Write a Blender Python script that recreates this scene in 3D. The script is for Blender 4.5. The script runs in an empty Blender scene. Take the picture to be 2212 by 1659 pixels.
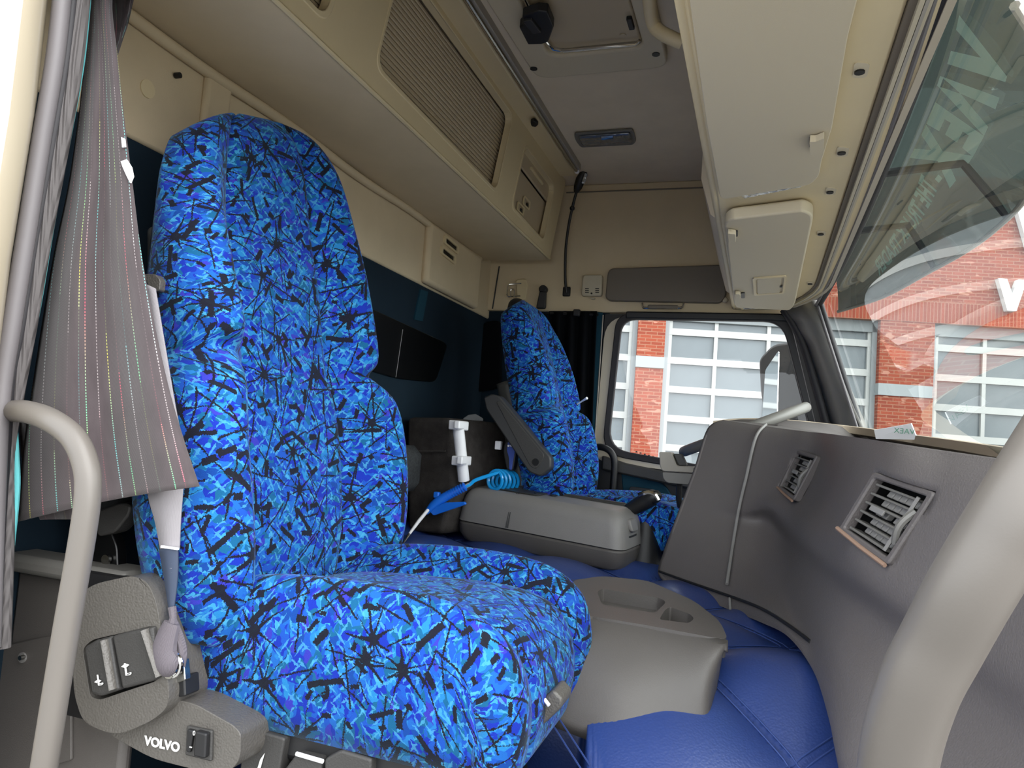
import bpy, bmesh, math, random
import numpy as np
from mathutils import Vector, Matrix
random.seed(7)
SC = bpy.context.scene
COL = SC.collection
# ------------------------------------------------------------------ camera
# world: X = forward in the truck, Y = across the cab (door to driver), Z = up; metres
FOC, PCX, PCY = 1600.0, 1106.0, 829.5
_vy = np.array([1640 - PCX, 985 - PCY, FOC])
EY = _vy / np.linalg.norm(_vy)
_n = np.cross(_vy, np.array([1.0, 0.074, 0.0])); _n /= np.linalg.norm(_n)
EZ = -_n if _n[1] > 0 else _n
EX = np.cross(EZ, EY)
EX = -EX if EX[0] < 0 else EX
RW = np.array([EX, EY, EZ])
CAM = np.array([0.0, 0.0, 1.0])
cam = bpy.data.cameras.new('camera'); cam.sensor_fit = 'HORIZONTAL'; cam.sensor_width = 36.0
cam.lens = FOC / 2212 * 36.0; cam.clip_start = 0.02; cam.clip_end = 300
camo = bpy.data.objects.new('camera', cam); COL.objects.link(camo)
r_, d_, f_ = RW[:, 0], RW[:, 1], RW[:, 2]
camo.matrix_world = Matrix(((r_[0], -d_[0], -f_[0], CAM[0]), (r_[1], -d_[1], -f_[1], CAM[1]), (r_[2], -d_[2], -f_[2], CAM[2]), (0, 0, 0, 1)))
SC.camera = camo
# ------------------------------------------------------------------ overcast daylight
wd = bpy.data.worlds.new('overcast_sky'); SC.world = wd; wd.use_nodes = True
bg = wd.node_tree.nodes['Background']
bg.inputs[0].default_value = (0.93, 0.97, 1.0, 1); bg.inputs[1].default_value = 1.0
SC.view_settings.view_transform = 'Standard'; SC.view_settings.look = 'None'
SC.view_settings.gamma = 1.0; SC.view_settings.use_curve_mapping = False
SC.view_settings.exposure = 1.88
SC.cycles.max_bounces = 7; SC.cycles.diffuse_bounces = 5; SC.cycles.glossy_bounces = 3; SC.cycles.transparent_max_bounces = 10
SC.cycles.use_denoising = True; SC.cycles.use_adaptive_sampling = True; SC.cycles.adaptive_threshold = .03

def sun_lamp():
    L = bpy.data.lights.new('soft_sun', 'SUN'); L.energy = 1.6; L.angle = math.radians(75); L.color = (1, .98, .95)
    o = bpy.data.objects.new('soft_sun', L); COL.objects.link(o)
    o.rotation_euler = Vector((-0.78, 0.22, -0.58)).to_track_quat('-Z', 'Y').to_euler()
sun_lamp()

# ------------------------------------------------------------------ measuring
def ray(x, y): return RW @ np.array([x - PCX, y - PCY, FOC])
def P(x, y, X=None, Y=None, Z=None):
    d = ray(x, y)
    t = (X - CAM[0]) / d[0] if X is not None else (Y - CAM[1]) / d[1] if Y is not None else (Z - CAM[2]) / d[2]
    return CAM + t * d
def PL(x, y, X0, z0, k):
    d = ray(x, y); t = (X0 + k * (CAM[2] - z0) - CAM[0]) / (d[0] - k * d[2]); return CAM + t * d
def V3(*a): return np.array(a, float)
def unit(v): v = np.array(v, float); return v / (np.linalg.norm(v) + 1e-12)

# ------------------------------------------------------------------ objects
WLOC = {}
def tag(o, label=None, cat=None, group=None, kind=None):
    if label: o['label'] = label
    if cat: o['category'] = cat
    if group: o['group'] = group
    if kind: o['kind'] = kind
    return o
def thing(name, label, cat, loc, group=None):
    o = bpy.data.objects.new(name, None); COL.objects.link(o); o.location = tuple(loc); o.empty_display_size = .05
    WLOC[o.name] = np.array(loc, float)
    return tag(o, label, cat, group)
def mk(name, verts, faces, mat, parent=None, smooth=True, uv=None, bevel=0, seg=2, solid=0, sub=0, label=None, ang=40):
    v = np.array(verts, float)
    if parent is not None: loc = WLOC[parent.name]; rel = np.zeros(3)
    else: loc = np.array([v[:, 0].mean(), v[:, 1].mean(), v[:, 2].min()]); rel = loc
    me = bpy.data.meshes.new(name)
    me.from_pydata([tuple(p) for p in v - loc], [], [tuple(f) for f in faces])
    bm = bmesh.new(); bm.from_mesh(me)
    if uv is not None:
        L = bm.loops.layers.uv.new('UVMap')
        bm.verts.ensure_lookup_table()
        for f in bm.faces:
            for l in f.loops: l[L].uv = uv[l.vert.index]
    bmesh.ops.recalc_face_normals(bm, faces=bm.faces)
    bm.to_mesh(me); bm.free()
    o = bpy.data.objects.new(name, me); COL.objects.link(o)
    o.location = tuple(rel)
    if parent is not None: o.parent = parent
    WLOC[o.name] = loc
    me.materials.append(mat)
    if smooth:
        me.polygons.foreach_set('use_smooth', [True] * len(me.polygons))
    if solid: m = o.modifiers.new('solid', 'SOLIDIFY'); m.thickness = abs(solid); m.offset = -1 if solid > 0 else 1
    if bevel:
        m = o.modifiers.new('bevel', 'BEVEL'); m.width = bevel; m.segments = seg; m.limit_method = 'ANGLE'; m.angle_limit = math.radians(35)
    if sub: m = o.modifiers.new('sub', 'SUBSURF'); m.levels = sub; m.render_levels = sub
    if smooth and (bevel or not sub):
        try: me.set_sharp_from_angle(angle=math.radians(ang))
        except Exception: pass
        if bevel:
            m = o.modifiers.new('wn', 'WEIGHTED_NORMAL'); m.keep_sharp = True
    if label: o['label'] = label
    return o
def struct(o, label=None, cat=None):
    return tag(o, label, cat, kind='structure')

# ------------------------------------------------------------------ shapes -> (verts, faces)
def g_join(*gs):
    V, F = [], []
    for v, f in gs:
        n = len(V); V += [tuple(p) for p in v]; F += [tuple(i + n for i in q) for q in f]
    return V, F
def g_box(c, s, rot=None):
    c = np.array(c, float); s = np.array(s, float) / 2
    R = np.eye(3) if rot is None else np.array(rot, float)
    v = [c + R @ (s * np.array(q)) for q in ((-1,-1,-1),(1,-1,-1),(1,1,-1),(-1,1,-1),(-1,-1,1),(1,-1,1),(1,1,1),(-1,1,1))]
    return v, [(0,3,2,1),(4,5,6,7),(0,1,5,4),(1,2,6,5),(2,3,7,6),(3,0,4,7)]
def g_span(x0, x1, y0, y1, z0, z1): return g_box(((x0+x1)/2,(y0+y1)/2,(z0+z1)/2),(abs(x1-x0),abs(y1-y0),abs(z1-z0)))
def frame3(d, up=(0,0,1)):
    d = unit(d); u = np.array(up, float)
    if abs(d @ unit(u)) > .95: u = np.array((1.0, 0, 0))
    a = unit(np.cross(u, d)); b = np.cross(d, a); return a, b, d
def smooth_path(pts, n=8, closed=False):
    p = [np.array(q, float) for q in pts]; out = []
    m = len(p); rng = range(m if closed else m - 1)
    for i in rng:
        if closed: p0, p1, p2, p3 = p[i-1], p[i], p[(i+1) % m], p[(i+2) % m]
        else: p0, p1, p2, p3 = p[max(i-1,0)], p[i], p[i+1], p[min(i+2,m-1)]
        for k in range(n):
            t = k / n
            out.append(.5*((2*p1)+(-p0+p2)*t+(2*p0-5*p1+4*p2-p3)*t*t+(-p0+3*p1-3*p2+p3)*t**3))
    if not closed: out.append(p[-1])
    return out
def g_tube(path, r, n=12, closed=False, flat=1.0, up=(0,0,1)):
    p = [np.array(q, float) for q in path]; m = len(p)
    rs = r if hasattr(r, '__len__') else [r] * m
    V, F = [], []; a = None
    for i in range(m):
        d = unit((p[(i+1) % m] - p[i-1]) if closed else (p[min(i+1,m-1)] - p[max(i-1,0)]))
        if a is None: a, b, _ = frame3(d, up)
        else: a = unit(a - (a @ d) * d)
        b = np.cross(d, a)
        for k in range(n):
            t = 2*math.pi*k/n
            V.append(p[i] + rs[i]*(math.cos(t)*a + flat*math.sin(t)*b))
    L = m if closed else m - 1
    for i in range(L):
        for k in range(n):
            F.append((i*n+k, i*n+(k+1)%n, ((i+1)%m)*n+(k+1)%n, ((i+1)%m)*n+k))
    if not closed: F.append(tuple(range(n))[::-1]); F.append(tuple((m-1)*n+k for k in range(n)))
    return V, F
def g_loft(loops, cap=True, closed=True, wrap=False):
    n = len(loops[0]); m = len(loops); V = [tuple(q) for L in loops for q in L]; F = []
    for i in range(m if wrap else m-1):
        j = (i+1) % m
        for k in range(n if closed else n-1):
            F.append((i*n+k, i*n+(k+1)%n, j*n+(k+1)%n, j*n+k))
    if cap and closed and not wrap: F.append(tuple(range(n))[::-1]); F.append(tuple((m-1)*n+k for k in range(n)))
    return V, F
def g_prism(poly, vec):
    poly = [np.array(q, float) for q in poly]; vec = np.array(vec, float)
    return g_loft([poly, [q + vec for q in poly]])
def g_ring(outer, inner, vec):
    o = [np.array(q, float) for q in outer]; i = [np.array(q, float) for q in inner]; vec = np.array(vec, float)
    return g_loft([o, i, [q+vec for q in i], [q+vec for q in o]], cap=False, wrap=True)
def rpoly(pts, r, n=5):
    pts = [np.array(q, float) for q in pts]; m = len(pts); out = []
    rr = r if hasattr(r, '__len__') else [r]*m
    for i in range(m):
        a, b, c = pts[i-1], pts[i], pts[(i+1) % m]
        d1, d2 = a-b, c-b; k = min(rr[i], .49*np.linalg.norm(d1), .49*np.linalg.norm(d2))
        s, e = b+unit(d1)*k, b+unit(d2)*k
        for j in range(n+1):
            t = j/n; out.append((1-t)**2*s + 2*t*(1-t)*b + t*t*e)
    return out
def g_disc(c, nrm, r, h, n=20):
    a, b, d = frame3(nrm); c = np.array(c, float)
    lo = [c + r*(math.cos(2*math.pi*k/n)*a+math.sin(2*math.pi*k/n)*b) for k in range(n)]
    return g_prism(lo, d*h)
def g_sphere(c, r, n=16, m=10):
    c = np.array(c, float); r = np.array(r, float)*np.ones(3); L = []
    for i in range(1, m):
        a = math.pi*i/m
        L.append([c + r*np.array((math.sin(a)*math.cos(2*math.pi*k/n), math.sin(a)*math.sin(2*math.pi*k/n), -math.cos(a))) for k in range(n)])
    return g_loft(L)
def g_grid(rows):
    m, n = len(rows), len(rows[0]); V = [tuple(q) for r in rows for q in r]
    return V, [(i*n+j, i*n+j+1, (i+1)*n+j+1, (i+1)*n+j) for i in range(m-1) for j in range(n-1)]
def px_poly(pts, r=0, n=5, **k):
    p = rpoly(pts, r, n) if np.any(r) else [np.array(q, float) for q in pts]
    return [P(q[0], q[1], **k) for q in p]
# ------------------------------------------------------------------ materials
def lin(c):
    c = np.array(c, float)/255; return tuple(np.where(c <= .04045, c/12.92, ((c+.055)/1.055)**2.4)) + (1.0,)
class NB:
    def __init__(s, name):
        s.m = bpy.data.materials.new(name); s.m.use_nodes = True; s.t = s.m.node_tree
        s.b = s.t.nodes['Principled BSDF']; s.out = s.t.nodes['Material Output']
    def n(s, typ, ins=None, **pr):
        nd = s.t.nodes.new('ShaderNode'+typ)
        for k, v in pr.items(): setattr(nd, k, v)
        for k, v in (ins or {}).items(): s.set(nd.inputs[k], v)
        return nd
    def set(s, sock, v):
        if isinstance(v, bpy.types.NodeSocket): s.t.links.new(v, sock)
        else: sock.default_value = v
    def f(s, op, a, b=0.0, c=0.0):
        return s.n('Math', {0: a, 1: b, 2: c}, operation=op).outputs[0]
    def v(s, op, a, b=(0,0,0)):
        nd = s.n('VectorMath', {0: a, 1: b}, operation=op); return nd.outputs['Value'] if op in ('LENGTH','DOT_PRODUCT') else nd.outputs[0]
    def mix(s, fac, a, b):
        nd = s.n('Mix', data_type='RGBA'); s.set(nd.inputs[0], fac); s.set(nd.inputs[6], a); s.set(nd.inputs[7], b); return nd.outputs[2]
    def ramp(s, fac, stops, interp='LINEAR'):
        nd = s.n('ValToRGB', {0: fac}); r = nd.color_ramp; r.interpolation = interp
        while len(r.elements) < len(stops): r.elements.new(.5)
        for e, (p, c) in zip(r.elements, stops): e.position = p; e.color = c
        return nd.outputs[0]
    def bump(s, h, st, dist=.002):
        nd = s.n('Bump', {'Strength': st, 'Distance': dist, 'Height': h}); s.set(s.b.inputs['Normal'], nd.outputs[0])
def mat(name, col, rough=.55, metal=0, bump=None, var=0, vscale=6, spec=None, coat=0, sheen=0, dirt=None):
    B = NB(name); c = lin(col)
    B.b.inputs['Roughness'].default_value = rough; B.b.inputs['Metallic'].default_value = metal
    if spec is not None: B.b.inputs['Specular IOR Level'].default_value = spec
    if coat: B.b.inputs['Coat Weight'].default_value = coat; B.b.inputs['Coat Roughness'].default_value = .2
    if sheen: B.b.inputs['Sheen Weight'].default_value = sheen; B.b.inputs['Sheen Roughness'].default_value = .5
    tc = B.n('TexCoord').outputs['Object']
    colr = c
    if var:
        nz = B.n('TexNoise', {'Vector': tc, 'Scale': vscale, 'Detail': 5.0, 'Roughness': .6}).outputs[0]
        colr = B.mix(B.f('MULTIPLY', B.f('SUBTRACT', nz, .35), 2.2), tuple(x*(1-var) for x in c[:3])+(1,), tuple(min(1, x*(1+var)) for x in c[:3])+(1,))
    if dirt:
        nz = B.n('TexNoise', {'Vector': tc, 'Scale': dirt[1], 'Detail': 8.0, 'Roughness': .75}).outputs[0]
        fac = B.n('MapRange', {0: nz, 1: dirt[2], 2: dirt[2]+.12}).outputs[0]
        colr = B.mix(fac, colr, lin(dirt[0]))
    B.set(B.b.inputs['Base Color'], colr)
    if bump:
        kind, sc_, st, ds = bump
        if kind == 'n': h = B.n('TexNoise', {'Vector': tc, 'Scale': sc_, 'Detail': 3.0}).outputs[0]
        elif kind == 'v': h = B.n('TexVoronoi', {'Vector': tc, 'Scale': sc_}, feature='SMOOTH_F1').outputs[0]
        elif kind == 'w': h = B.n('TexWave', {'Vector': tc, 'Scale': sc_, 'Distortion': .6, 'Detail': 2.0}).outputs[1]
        B.bump(h, st, ds)
    return B.m
def glass_mat(name, tint, ior=1.5, rough=0.0, haze=0.0, hazecol=(1,1,1,1)):
    B = NB(name)
    tr = B.n('BsdfTransparent', {0: tint}); gl = B.n('BsdfGlossy', {0: (1,1,1,1), 'Roughness': rough})
    fc = B.n('LayerWeight', {'Blend': .5}).outputs['Facing']; f0 = 1.15*((ior-1)/(ior+1))**2
    fr = B.f('ADD', f0, B.f('MULTIPLY', 1-f0, B.f('POWER', fc, 5.0)))
    mx = B.n('MixShader', {0: fr, 1: tr.outputs[0], 2: gl.outputs[0]})
    last = mx
    if haze:
        df = B.n('BsdfTranslucent', {0: hazecol}); d2 = B.n('BsdfDiffuse', {0: hazecol}); ad = B.n('MixShader', {0: .5, 1: df.outputs[0], 2: d2.outputs[0]})
        last = B.n('MixShader', {0: haze, 1: mx.outputs[0], 2: ad.outputs[0]})
    B.t.links.new(last.outputs[0], B.out.inputs[0]); return B.m

def fabric_mat(name, sc=1.0, bright=1.0):
    B = NB(name)
    uv = B.n('TexCoord').outputs['UV']
    if sc != 1: uv = B.v('SCALE', uv); uv.node.inputs['Scale'].default_value = sc
    nz = B.n('TexNoise', {'Vector': uv, 'Scale': 45.0, 'Detail': 2.0}, noise_dimensions='2D').outputs['Color']
    wn = B.v('SUBTRACT', nz, (.5,.5,.5)); w2 = B.v('MULTIPLY', wn, (.016,.016,0)); wuv = B.v('ADD', uv, w2)
    w3 = B.v('ADD', uv, B.v('MULTIPLY', wn, (.007,.007,0)))
    nf = B.n('TexNoise', {'Vector': uv, 'Scale': 260.0, 'Detail': 1.0}, noise_dimensions='2D').outputs['Color']
    wf = B.v('ADD', w3, B.v('MULTIPLY', B.v('SUBTRACT', nf, (.5,.5,.5)), (.004,.004,0)))
    mp = B.n('Mapping', {'Vector': wuv, 'Rotation': (0,0,.7), 'Scale': (46,92,1)}).outputs[0]
    cr = B.n('SeparateColor', {0: B.n('TexVoronoi', {'Vector': mp, 'Scale': 1.0}, voronoi_dimensions='2D').outputs['Color']}).outputs[0]
    mp2 = B.n('Mapping', {'Vector': wuv, 'Rotation': (0,0,-.75), 'Scale': (85,170,1)}).outputs[0]
    cr2 = B.n('SeparateColor', {0: B.n('TexVoronoi', {'Vector': mp2, 'Scale': 1.0}, voronoi_dimensions='2D').outputs['Color']}).outputs[0]
    k = bright
    def C(r, g, b): return lin((min(255, r*k), min(255, g*k), min(255, b*k)))
    base = B.ramp(cr, [(0, C(10,70,160)), (.14, C(16,48,176)), (.34, C(22,84,192)), (.54, C(26,104,196)), (.70, C(12,98,146)), (.84, C(52,56,184)), (.92, C(36,134,204))], 'CONSTANT')
    b2 = B.ramp(cr2, [(0, C(16,48,176)), (.3, C(22,90,196)), (.5, C(12,98,150)), (.7, C(34,126,204)), (.88, C(62,160,216))], 'CONSTANT')
    sel = B.f('GREATER_THAN', B.n('TexNoise', {'Vector': wuv, 'Scale': 55.0, 'Detail': 1.0}, noise_dimensions='2D').outputs[0], .56)
    base = B.mix(sel, base, b2)
    def local(scale, off, src):
        s2 = B.v('ADD', src, off)
        vn = B.n('TexVoronoi', {'Vector': s2, 'Scale': scale}, voronoi_dimensions='2D')
        l = B.v('SUBTRACT', s2, vn.outputs['Position'])
        rg = B.n('SeparateColor', {0: vn.outputs['Color']})
        return l, rg.outputs[0], rg.outputs[1], rg.outputs[2]
    def seg(scale, off, ln, wd, src, a0=0.0, ar=6.283):
        l, r0, r1, r2 = local(scale, off, src)
        ro = B.n('VectorRotate', {'Vector': l, 'Angle': B.f('ADD', a0, B.f('MULTIPLY', r0, ar))}, rotation_type='Z_AXIS').outputs[0]
        xy = B.n('SeparateXYZ', {0: ro})
        x = B.f('ABSOLUTE', xy.outputs[0]); y = B.f('ABSOLUTE', xy.outputs[1])
        lim = B.f('MULTIPLY', wd, B.f('SUBTRACT', 1.0, B.f('DIVIDE', x, B.f('MULTIPLY', ln, B.f('ADD', .45, r1)))))
        return B.f('LESS_THAN', y, lim)
    def burst(scale, off, n, R, wd, src):
        l, r0, r1, r2 = local(scale, off, src)
        xy = B.n('SeparateXYZ', {0: l})
        an = B.f('ADD', B.f('ARCTAN2', xy.outputs[1], xy.outputs[0]), B.f('MULTIPLY', r0, 6.283))
        # irregular spokes: sum of two angular frequencies
        s = B.f('ABSOLUTE', B.f('SINE', B.f('ADD', B.f('MULTIPLY', an, n/2), B.f('MULTIPLY', 1.1, B.f('SINE', B.f('MULTIPLY', an, 2.0))))))
        r = B.v('LENGTH', l)
        dist = B.f('MULTIPLY', r, B.f('DIVIDE', s, n/2))
        rr = B.f('MULTIPLY', R, B.f('ADD', .5, B.f('MULTIPLY', .8, B.f('ABSOLUTE', B.f('SINE', B.f('ADD', B.f('MULTIPLY', an, 1.5), B.f('MULTIPLY', r1, 9.0)))))))
        lim = B.f('MULTIPLY', wd, B.f('SUBTRACT', 1.0, B.f('DIVIDE', r, rr)))
        return B.f('LESS_THAN', dist, lim)
    lite = B.f('MAXIMUM', seg(40.0, (.013,.07,0), .013, .0022, wf, .5, .5), seg(44.0, (.31,.17,0), .012, .0020, wf, 2.2, .5))
    base = B.mix(B.f('MULTIPLY', lite, .6), base, C(84,180,224))
    def stick(scale, off, ln, wd, keep):
        l, r0, r1, r2 = local(scale, off, ws)
        ro = B.n('VectorRotate', {'Vector': l, 'Angle': B.f('MULTIPLY', r0, 6.283)}, rotation_type='Z_AXIS').outputs[0]
        xy = B.n('SeparateXYZ', {0: ro}); x = B.f('ABSOLUTE', xy.outputs[0]); y = B.f('ABSOLUTE', xy.outputs[1])
        a = B.f('LESS_THAN', y, wd); b = B.f('LESS_THAN', x, B.f('MULTIPLY', ln, B.f('ADD', .4, r1)))
        return B.f('MULTIPLY', B.f('MULTIPLY', a, b), B.f('LESS_THAN', r2, keep))
    nf2 = B.n('TexNoise', {'Vector': uv, 'Scale': 420.0, 'Detail': 1.0}, noise_dimensions='2D').outputs['Color']
    ws = B.v('ADD', B.v('ADD', uv, B.v('MULTIPLY', wn, (.005,.005,0))), B.v('MULTIPLY', B.v('SUBTRACT', nf2, (.5,.5,.5)), (.0045,.0045,0)))
    blk = stick(11.0, (.1,.55,0), .024, .0046, .85)
    for prm in ((15.0, (.52,.33,0), .012, .0052, .7), (9.5, (.7,.4,0), .056, .0016, .97), (10.5, (.12,.9,0), .052, .0015, .97), (12.5, (.42,.13,0), .042, .0014, .95), (14.0, (.83,.71,0), .036, .0013, .95), (20.0, (.23,.47,0), .009, .0034, .6), (13.5, (.37,.19,0), .02, .0036, .6)):
        blk = B.f('MAXIMUM', blk, stick(*prm))
    blk = B.f('MAXIMUM', blk, burst(8.0, (.2,.1,0), 9, .065, .0022, ws))
    base = B.mix(B.f('MULTIPLY', blk, .985), base, lin((14,14,24)))
    B.set(B.b.inputs['Base Color'], base)
    B.b.inputs['Roughness'].default_value = .85; B.b.inputs['Specular IOR Level'].default_value = .2
    B.b.inputs['Sheen Weight'].default_value = .12; B.b.inputs['Sheen Roughness'].default_value = .4
    B.b.inputs['Sheen Tint'].default_value = (.6,.8,1,1)
    fine = B.n('TexNoise', {'Vector': uv, 'Scale': 900.0, 'Detail': 1.0}, noise_dimensions='2D').outputs[0]
    B.bump(fine, .35, .001)
    return B.m

def curtain_mat(name):
    B = NB(name); uv = B.n('TexCoord').outputs['UV']; xy = B.n('SeparateXYZ', {0: uv}); u, v = xy.outputs[0], xy.outputs[1]
    base = B.mix(B.n('TexNoise', {'Vector': uv, 'Scale': 14.0, 'Detail': 4.0}).outputs[0], lin((62,55,57)), lin((84,76,78)))
    lines = [(.045,.0), (.11,.35), (.18,.72), (.255,.15), (.33,.55), (.40,.9), (.44,.3), (.52,.62), (.60,.05), (.67,.45), (.735,.8), (.80,.22), (.88,.5), (.93,.7)]
    for i, (p, ph) in enumerate(lines):
        hue = B.ramp(B.f('FRACT', B.f('ADD', B.f('MULTIPLY', v, 1.15), ph)),
                     [(0, lin((200,190,190))), (.18, lin((110,215,215))), (.36, lin((225,214,90))), (.52, lin((120,225,170))), (.7, lin((220,84,110))), (.85, lin((170,160,160)))])
        line = B.f('LESS_THAN', B.f('ABSOLUTE', B.f('SUBTRACT', u, p)), .0027)
        dash = B.f('GREATER_THAN', B.f('FRACT', B.f('MULTIPLY', v, 210.0)), .42)
        on = B.f('GREATER_THAN', B.f('SINE', B.f('ADD', B.f('MULTIPLY', v, 9.0), ph*17)), -.45)
        base = B.mix(B.f('MULTIPLY', B.f('MULTIPLY', line, dash), B.f('ADD', .12, B.f('MULTIPLY', on, .6))), base, hue)
    B.set(B.b.inputs['Base Color'], base); B.b.inputs['Roughness'].default_value = .9; B.b.inputs['Specular IOR Level'].default_value = .15
    B.b.inputs['Sheen Weight'].default_value = .2
    tw = B.n('TexWave', {'Vector': B.n('Mapping', {'Vector': uv, 'Rotation': (0,0,.8)}).outputs[0], 'Scale': 90.0}).outputs[1]
    B.bump(tw, .25, .0008); return B.m

def brick_mat(name, soldier=False):
    B = NB(name); tc = B.n('TexCoord').outputs['Object']
    mp = B.n('Mapping', {'Vector': tc, 'Rotation': (math.pi/2, 0, math.pi/2 if False else 0)}).outputs[0]
    br = B.n('TexBrick', {'Vector': mp, 'Color1': lin((134,60,38)), 'Color2': lin((112,46,30)), 'Mortar': lin((138,94,74)), 'Scale': 1.0, 'Mortar Size': .008, 'Bias': -.2, 'Brick Width': .065 if soldier else .22, 'Row Height': .4 if soldier else .065})
    vn = B.n('TexNoise', {'Vector': B.n('Mapping', {'Vector': tc, 'Scale': (4.2,4.2,15)}).outputs[0], 'Scale': 1.0, 'Detail': 1.0}).outputs[0]
    col = B.mix(B.n('MapRange', {0: vn, 1: .66, 2: .7}).outputs[0] if not soldier else 0.0, br.outputs[0], lin((160,112,94)))
    B.set(B.b.inputs['Base Color'], col); B.b.inputs['Roughness'].default_value = .9
    return B.m

M = {}
M['tan'] = mat('tan_headliner_fabric', (208,191,160), .9, bump=('n', 900, .35, .001), var=.05, spec=.15)
M['tan_plastic'] = mat('tan_moulded_plastic', (216,199,160), .5, bump=('n', 700, .12, .0006), var=.03)
M['flap'] = mat('grey_beige_grained_vinyl', (202,190,164), .6, bump=('n', 800, .2, .0008))
M['shutter'] = mat('taupe_shutter_plastic', (186,170,142), .5)
M['headliner'] = mat('grey_tan_headliner', (222,208,184), .92, bump=('n', 700, .35, .001), var=.06, spec=.1)
M['teal_cloth'] = mat('dark_teal_wall_cloth', (22,38,50), .85, bump=('n', 600, .3, .001), var=.12, spec=.2)
M['teal_door'] = mat('teal_door_cloth', (24,60,76), .85, var=.08, spec=.2)
M['black'] = mat('matt_black_plastic', (24,24,26), .5)
M['blackglass'] = mat('black_smoked_panel', (8,9,11), .35)
M['charcoal'] = mat('charcoal_grained_plastic', (56,55,54), .5, bump=('v', 420, .35, .001), spec=.4)
M['dash'] = mat('dark_grey_grained_dash', (100,95,94), .52, bump=('v', 380, .4, .0012), var=.04, spec=.4, dirt=((104,96,86), 9, .74))
M['dashlow'] = mat('dark_grey_felt_lower_dash', (104,99,98), .72, bump=('n', 900, .3, .001), spec=.25)
M['grey_plastic'] = mat('mid_grey_plastic', (112,110,106), .45, bump=('v', 500, .15, .0006))
M['box_grey'] = mat('dark_taupe_grey_box_plastic', (88,84,81), .5, bump=('v', 500, .3, .0008), var=.05, dirt=((112,104,92), 12, .72))
M['armrest'] = mat('dark_grey_armrest_plastic', (50,50,51), .5)
M['lid_grey'] = mat('mid_grey_lid_plastic', (126,123,121), .48, bump=('v', 500, .3, .0008), var=.05, dirt=((100,92,82), 12, .70))
M['worn'] = mat('worn_beige_plastic_edge', (150,122,104), .8)
M['module'] = mat('dark_grey_leathergrain_plastic', (82,79,75), .42, bump=('v', 330, .5, .0014))
M['handle'] = mat('warm_grey_painted_tube', (100,95,90), .42, bump=('n', 500, .1, .0005))
M['cream'] = mat('cream_body_paint', (184,173,152), .3, coat=.4)
M['rubber'] = mat('grey_rubber_bulb_seal', (104,100,102), .55)
M['rubber_dark'] = mat('dark_rubber_seal', (34,32,36), .6)
M['ribbed'] = mat('ribbed_rubber_seal', (86,82,82), .7, bump=('w', 60, .8, .003))
M['piping'] = mat('turquoise_piping_cord', (86,168,172), .8, bump=('n', 500, .4, .001))
M['quilt'] = mat('blue_quilted_leatherette', (36,60,122), .42, spec=1.0, bump=('v', 260, .3, .0014), var=.06, coat=.3, dirt=((84,92,128), 5, .70))
M['stitch'] = mat('blue_stitching_thread', (48,70,130), .7)
M['carpet'] = mat('black_box_carpet', (72,68,66), .98, bump=('n', 500, .9, .003), var=.25, vscale=30, spec=.05)
M['white'] = mat('white_plastic', (236,236,240), .4)
M['whitepaint'] = mat('white_door_frame_paint', (164,166,164), .35)
M['air_blue'] = mat('bright_blue_plastic', (24,110,224), .35, coat=.3)
M['hose_blue'] = mat('sky_blue_polyurethane_hose', (20,150,224), .22, coat=.6)
M['steel'] = mat('brushed_steel', (176,176,172), .25, metal=1)
M['chrome'] = mat('polished_chrome', (225,225,225), .08, metal=1)
M['remote_blue'] = mat('remote_blue_face', (52,74,150), .4)
M['belt'] = mat('grey_seatbelt_webbing', (150,146,150), .7, bump=('w', 220, .4, .001))
M['belt_dark'] = mat('dark_grey_webbing', (92,86,92), .75, bump=('w', 200, .5, .001))
M['belt_label'] = mat('navy_grey_belt_label', (58,68,88), .6)
M['lens'] = mat('clear_lamp_lens', (205,210,214), .12, metal=.55, bump=('v', 90, .9, .004))
M['lamp_glass'] = mat('smoked_lamp_lens', (120,126,136), .12, metal=.6, bump=('v', 60, .5, .003))
M['visor_and_shadow'] = mat('dark_taupe_visor_vinyl_and_shadow', (112,103,90), .6, bump=('n', 700, .2, .0008))
M['thermo'] = mat('beige_box_plastic', (190,180,156), .45)
M['curtain_black'] = mat('black_curtain_cloth', (16,17,20), .95, spec=.05)
M['curtain'] = curtain_mat('mauve_grey_curtain_with_threads')
M['seat'] = fabric_mat('blue_twig_pattern_velour', 1.0, .83)
M['seat2'] = fabric_mat('blue_twig_pattern_velour_fine', 1.08, .9)
M['concrete'] = mat('grey_yard_paving', (128,126,122), .9, var=.1)
M['brick'] = brick_mat('red_brick_bond'); M['soldier'] = brick_mat('red_brick_soldier_course', True)
M['band'] = mat('pale_grey_stone', (140,146,148), .8)
M['doorframe_grey'] = mat('grey_door_track', (120,126,128), .6)
M['pane'] = mat('grey_reflective_window_pane', (102,110,114), .12, var=.12, vscale=1.2, spec=.6)
M['sign_white'] = mat('white_sign_letter', (205,207,207), .4)
M['mirror'] = mat('mirror_silver', (215,220,222), .03, metal=1)
M['windscreen'] = glass_mat('windscreen_glass', (.90,.95,.93,1), 1.5)
M['doorglass'] = glass_mat('side_window_glass', (.95,.97,.97,1), 1.45)
M['visor_tint'] = glass_mat('green_tinted_acrylic', (.05,.068,.062,1), 1.12, haze=.30, hazecol=(.09,.115,.105,1))
def sticker_mat():
    B = NB('sage_grey_vinyl_lettering'); c = (.62,.74,.67,1)
    mx = B.n('MixShader', {0: .55, 1: B.n('BsdfDiffuse', {0: c}).outputs[0], 2: B.n('BsdfTranslucent', {0: c}).outputs[0]})
    B.t.links.new(mx.outputs[0], B.out.inputs[0]); return B.m
M['sticker'] = sticker_mat()
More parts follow.
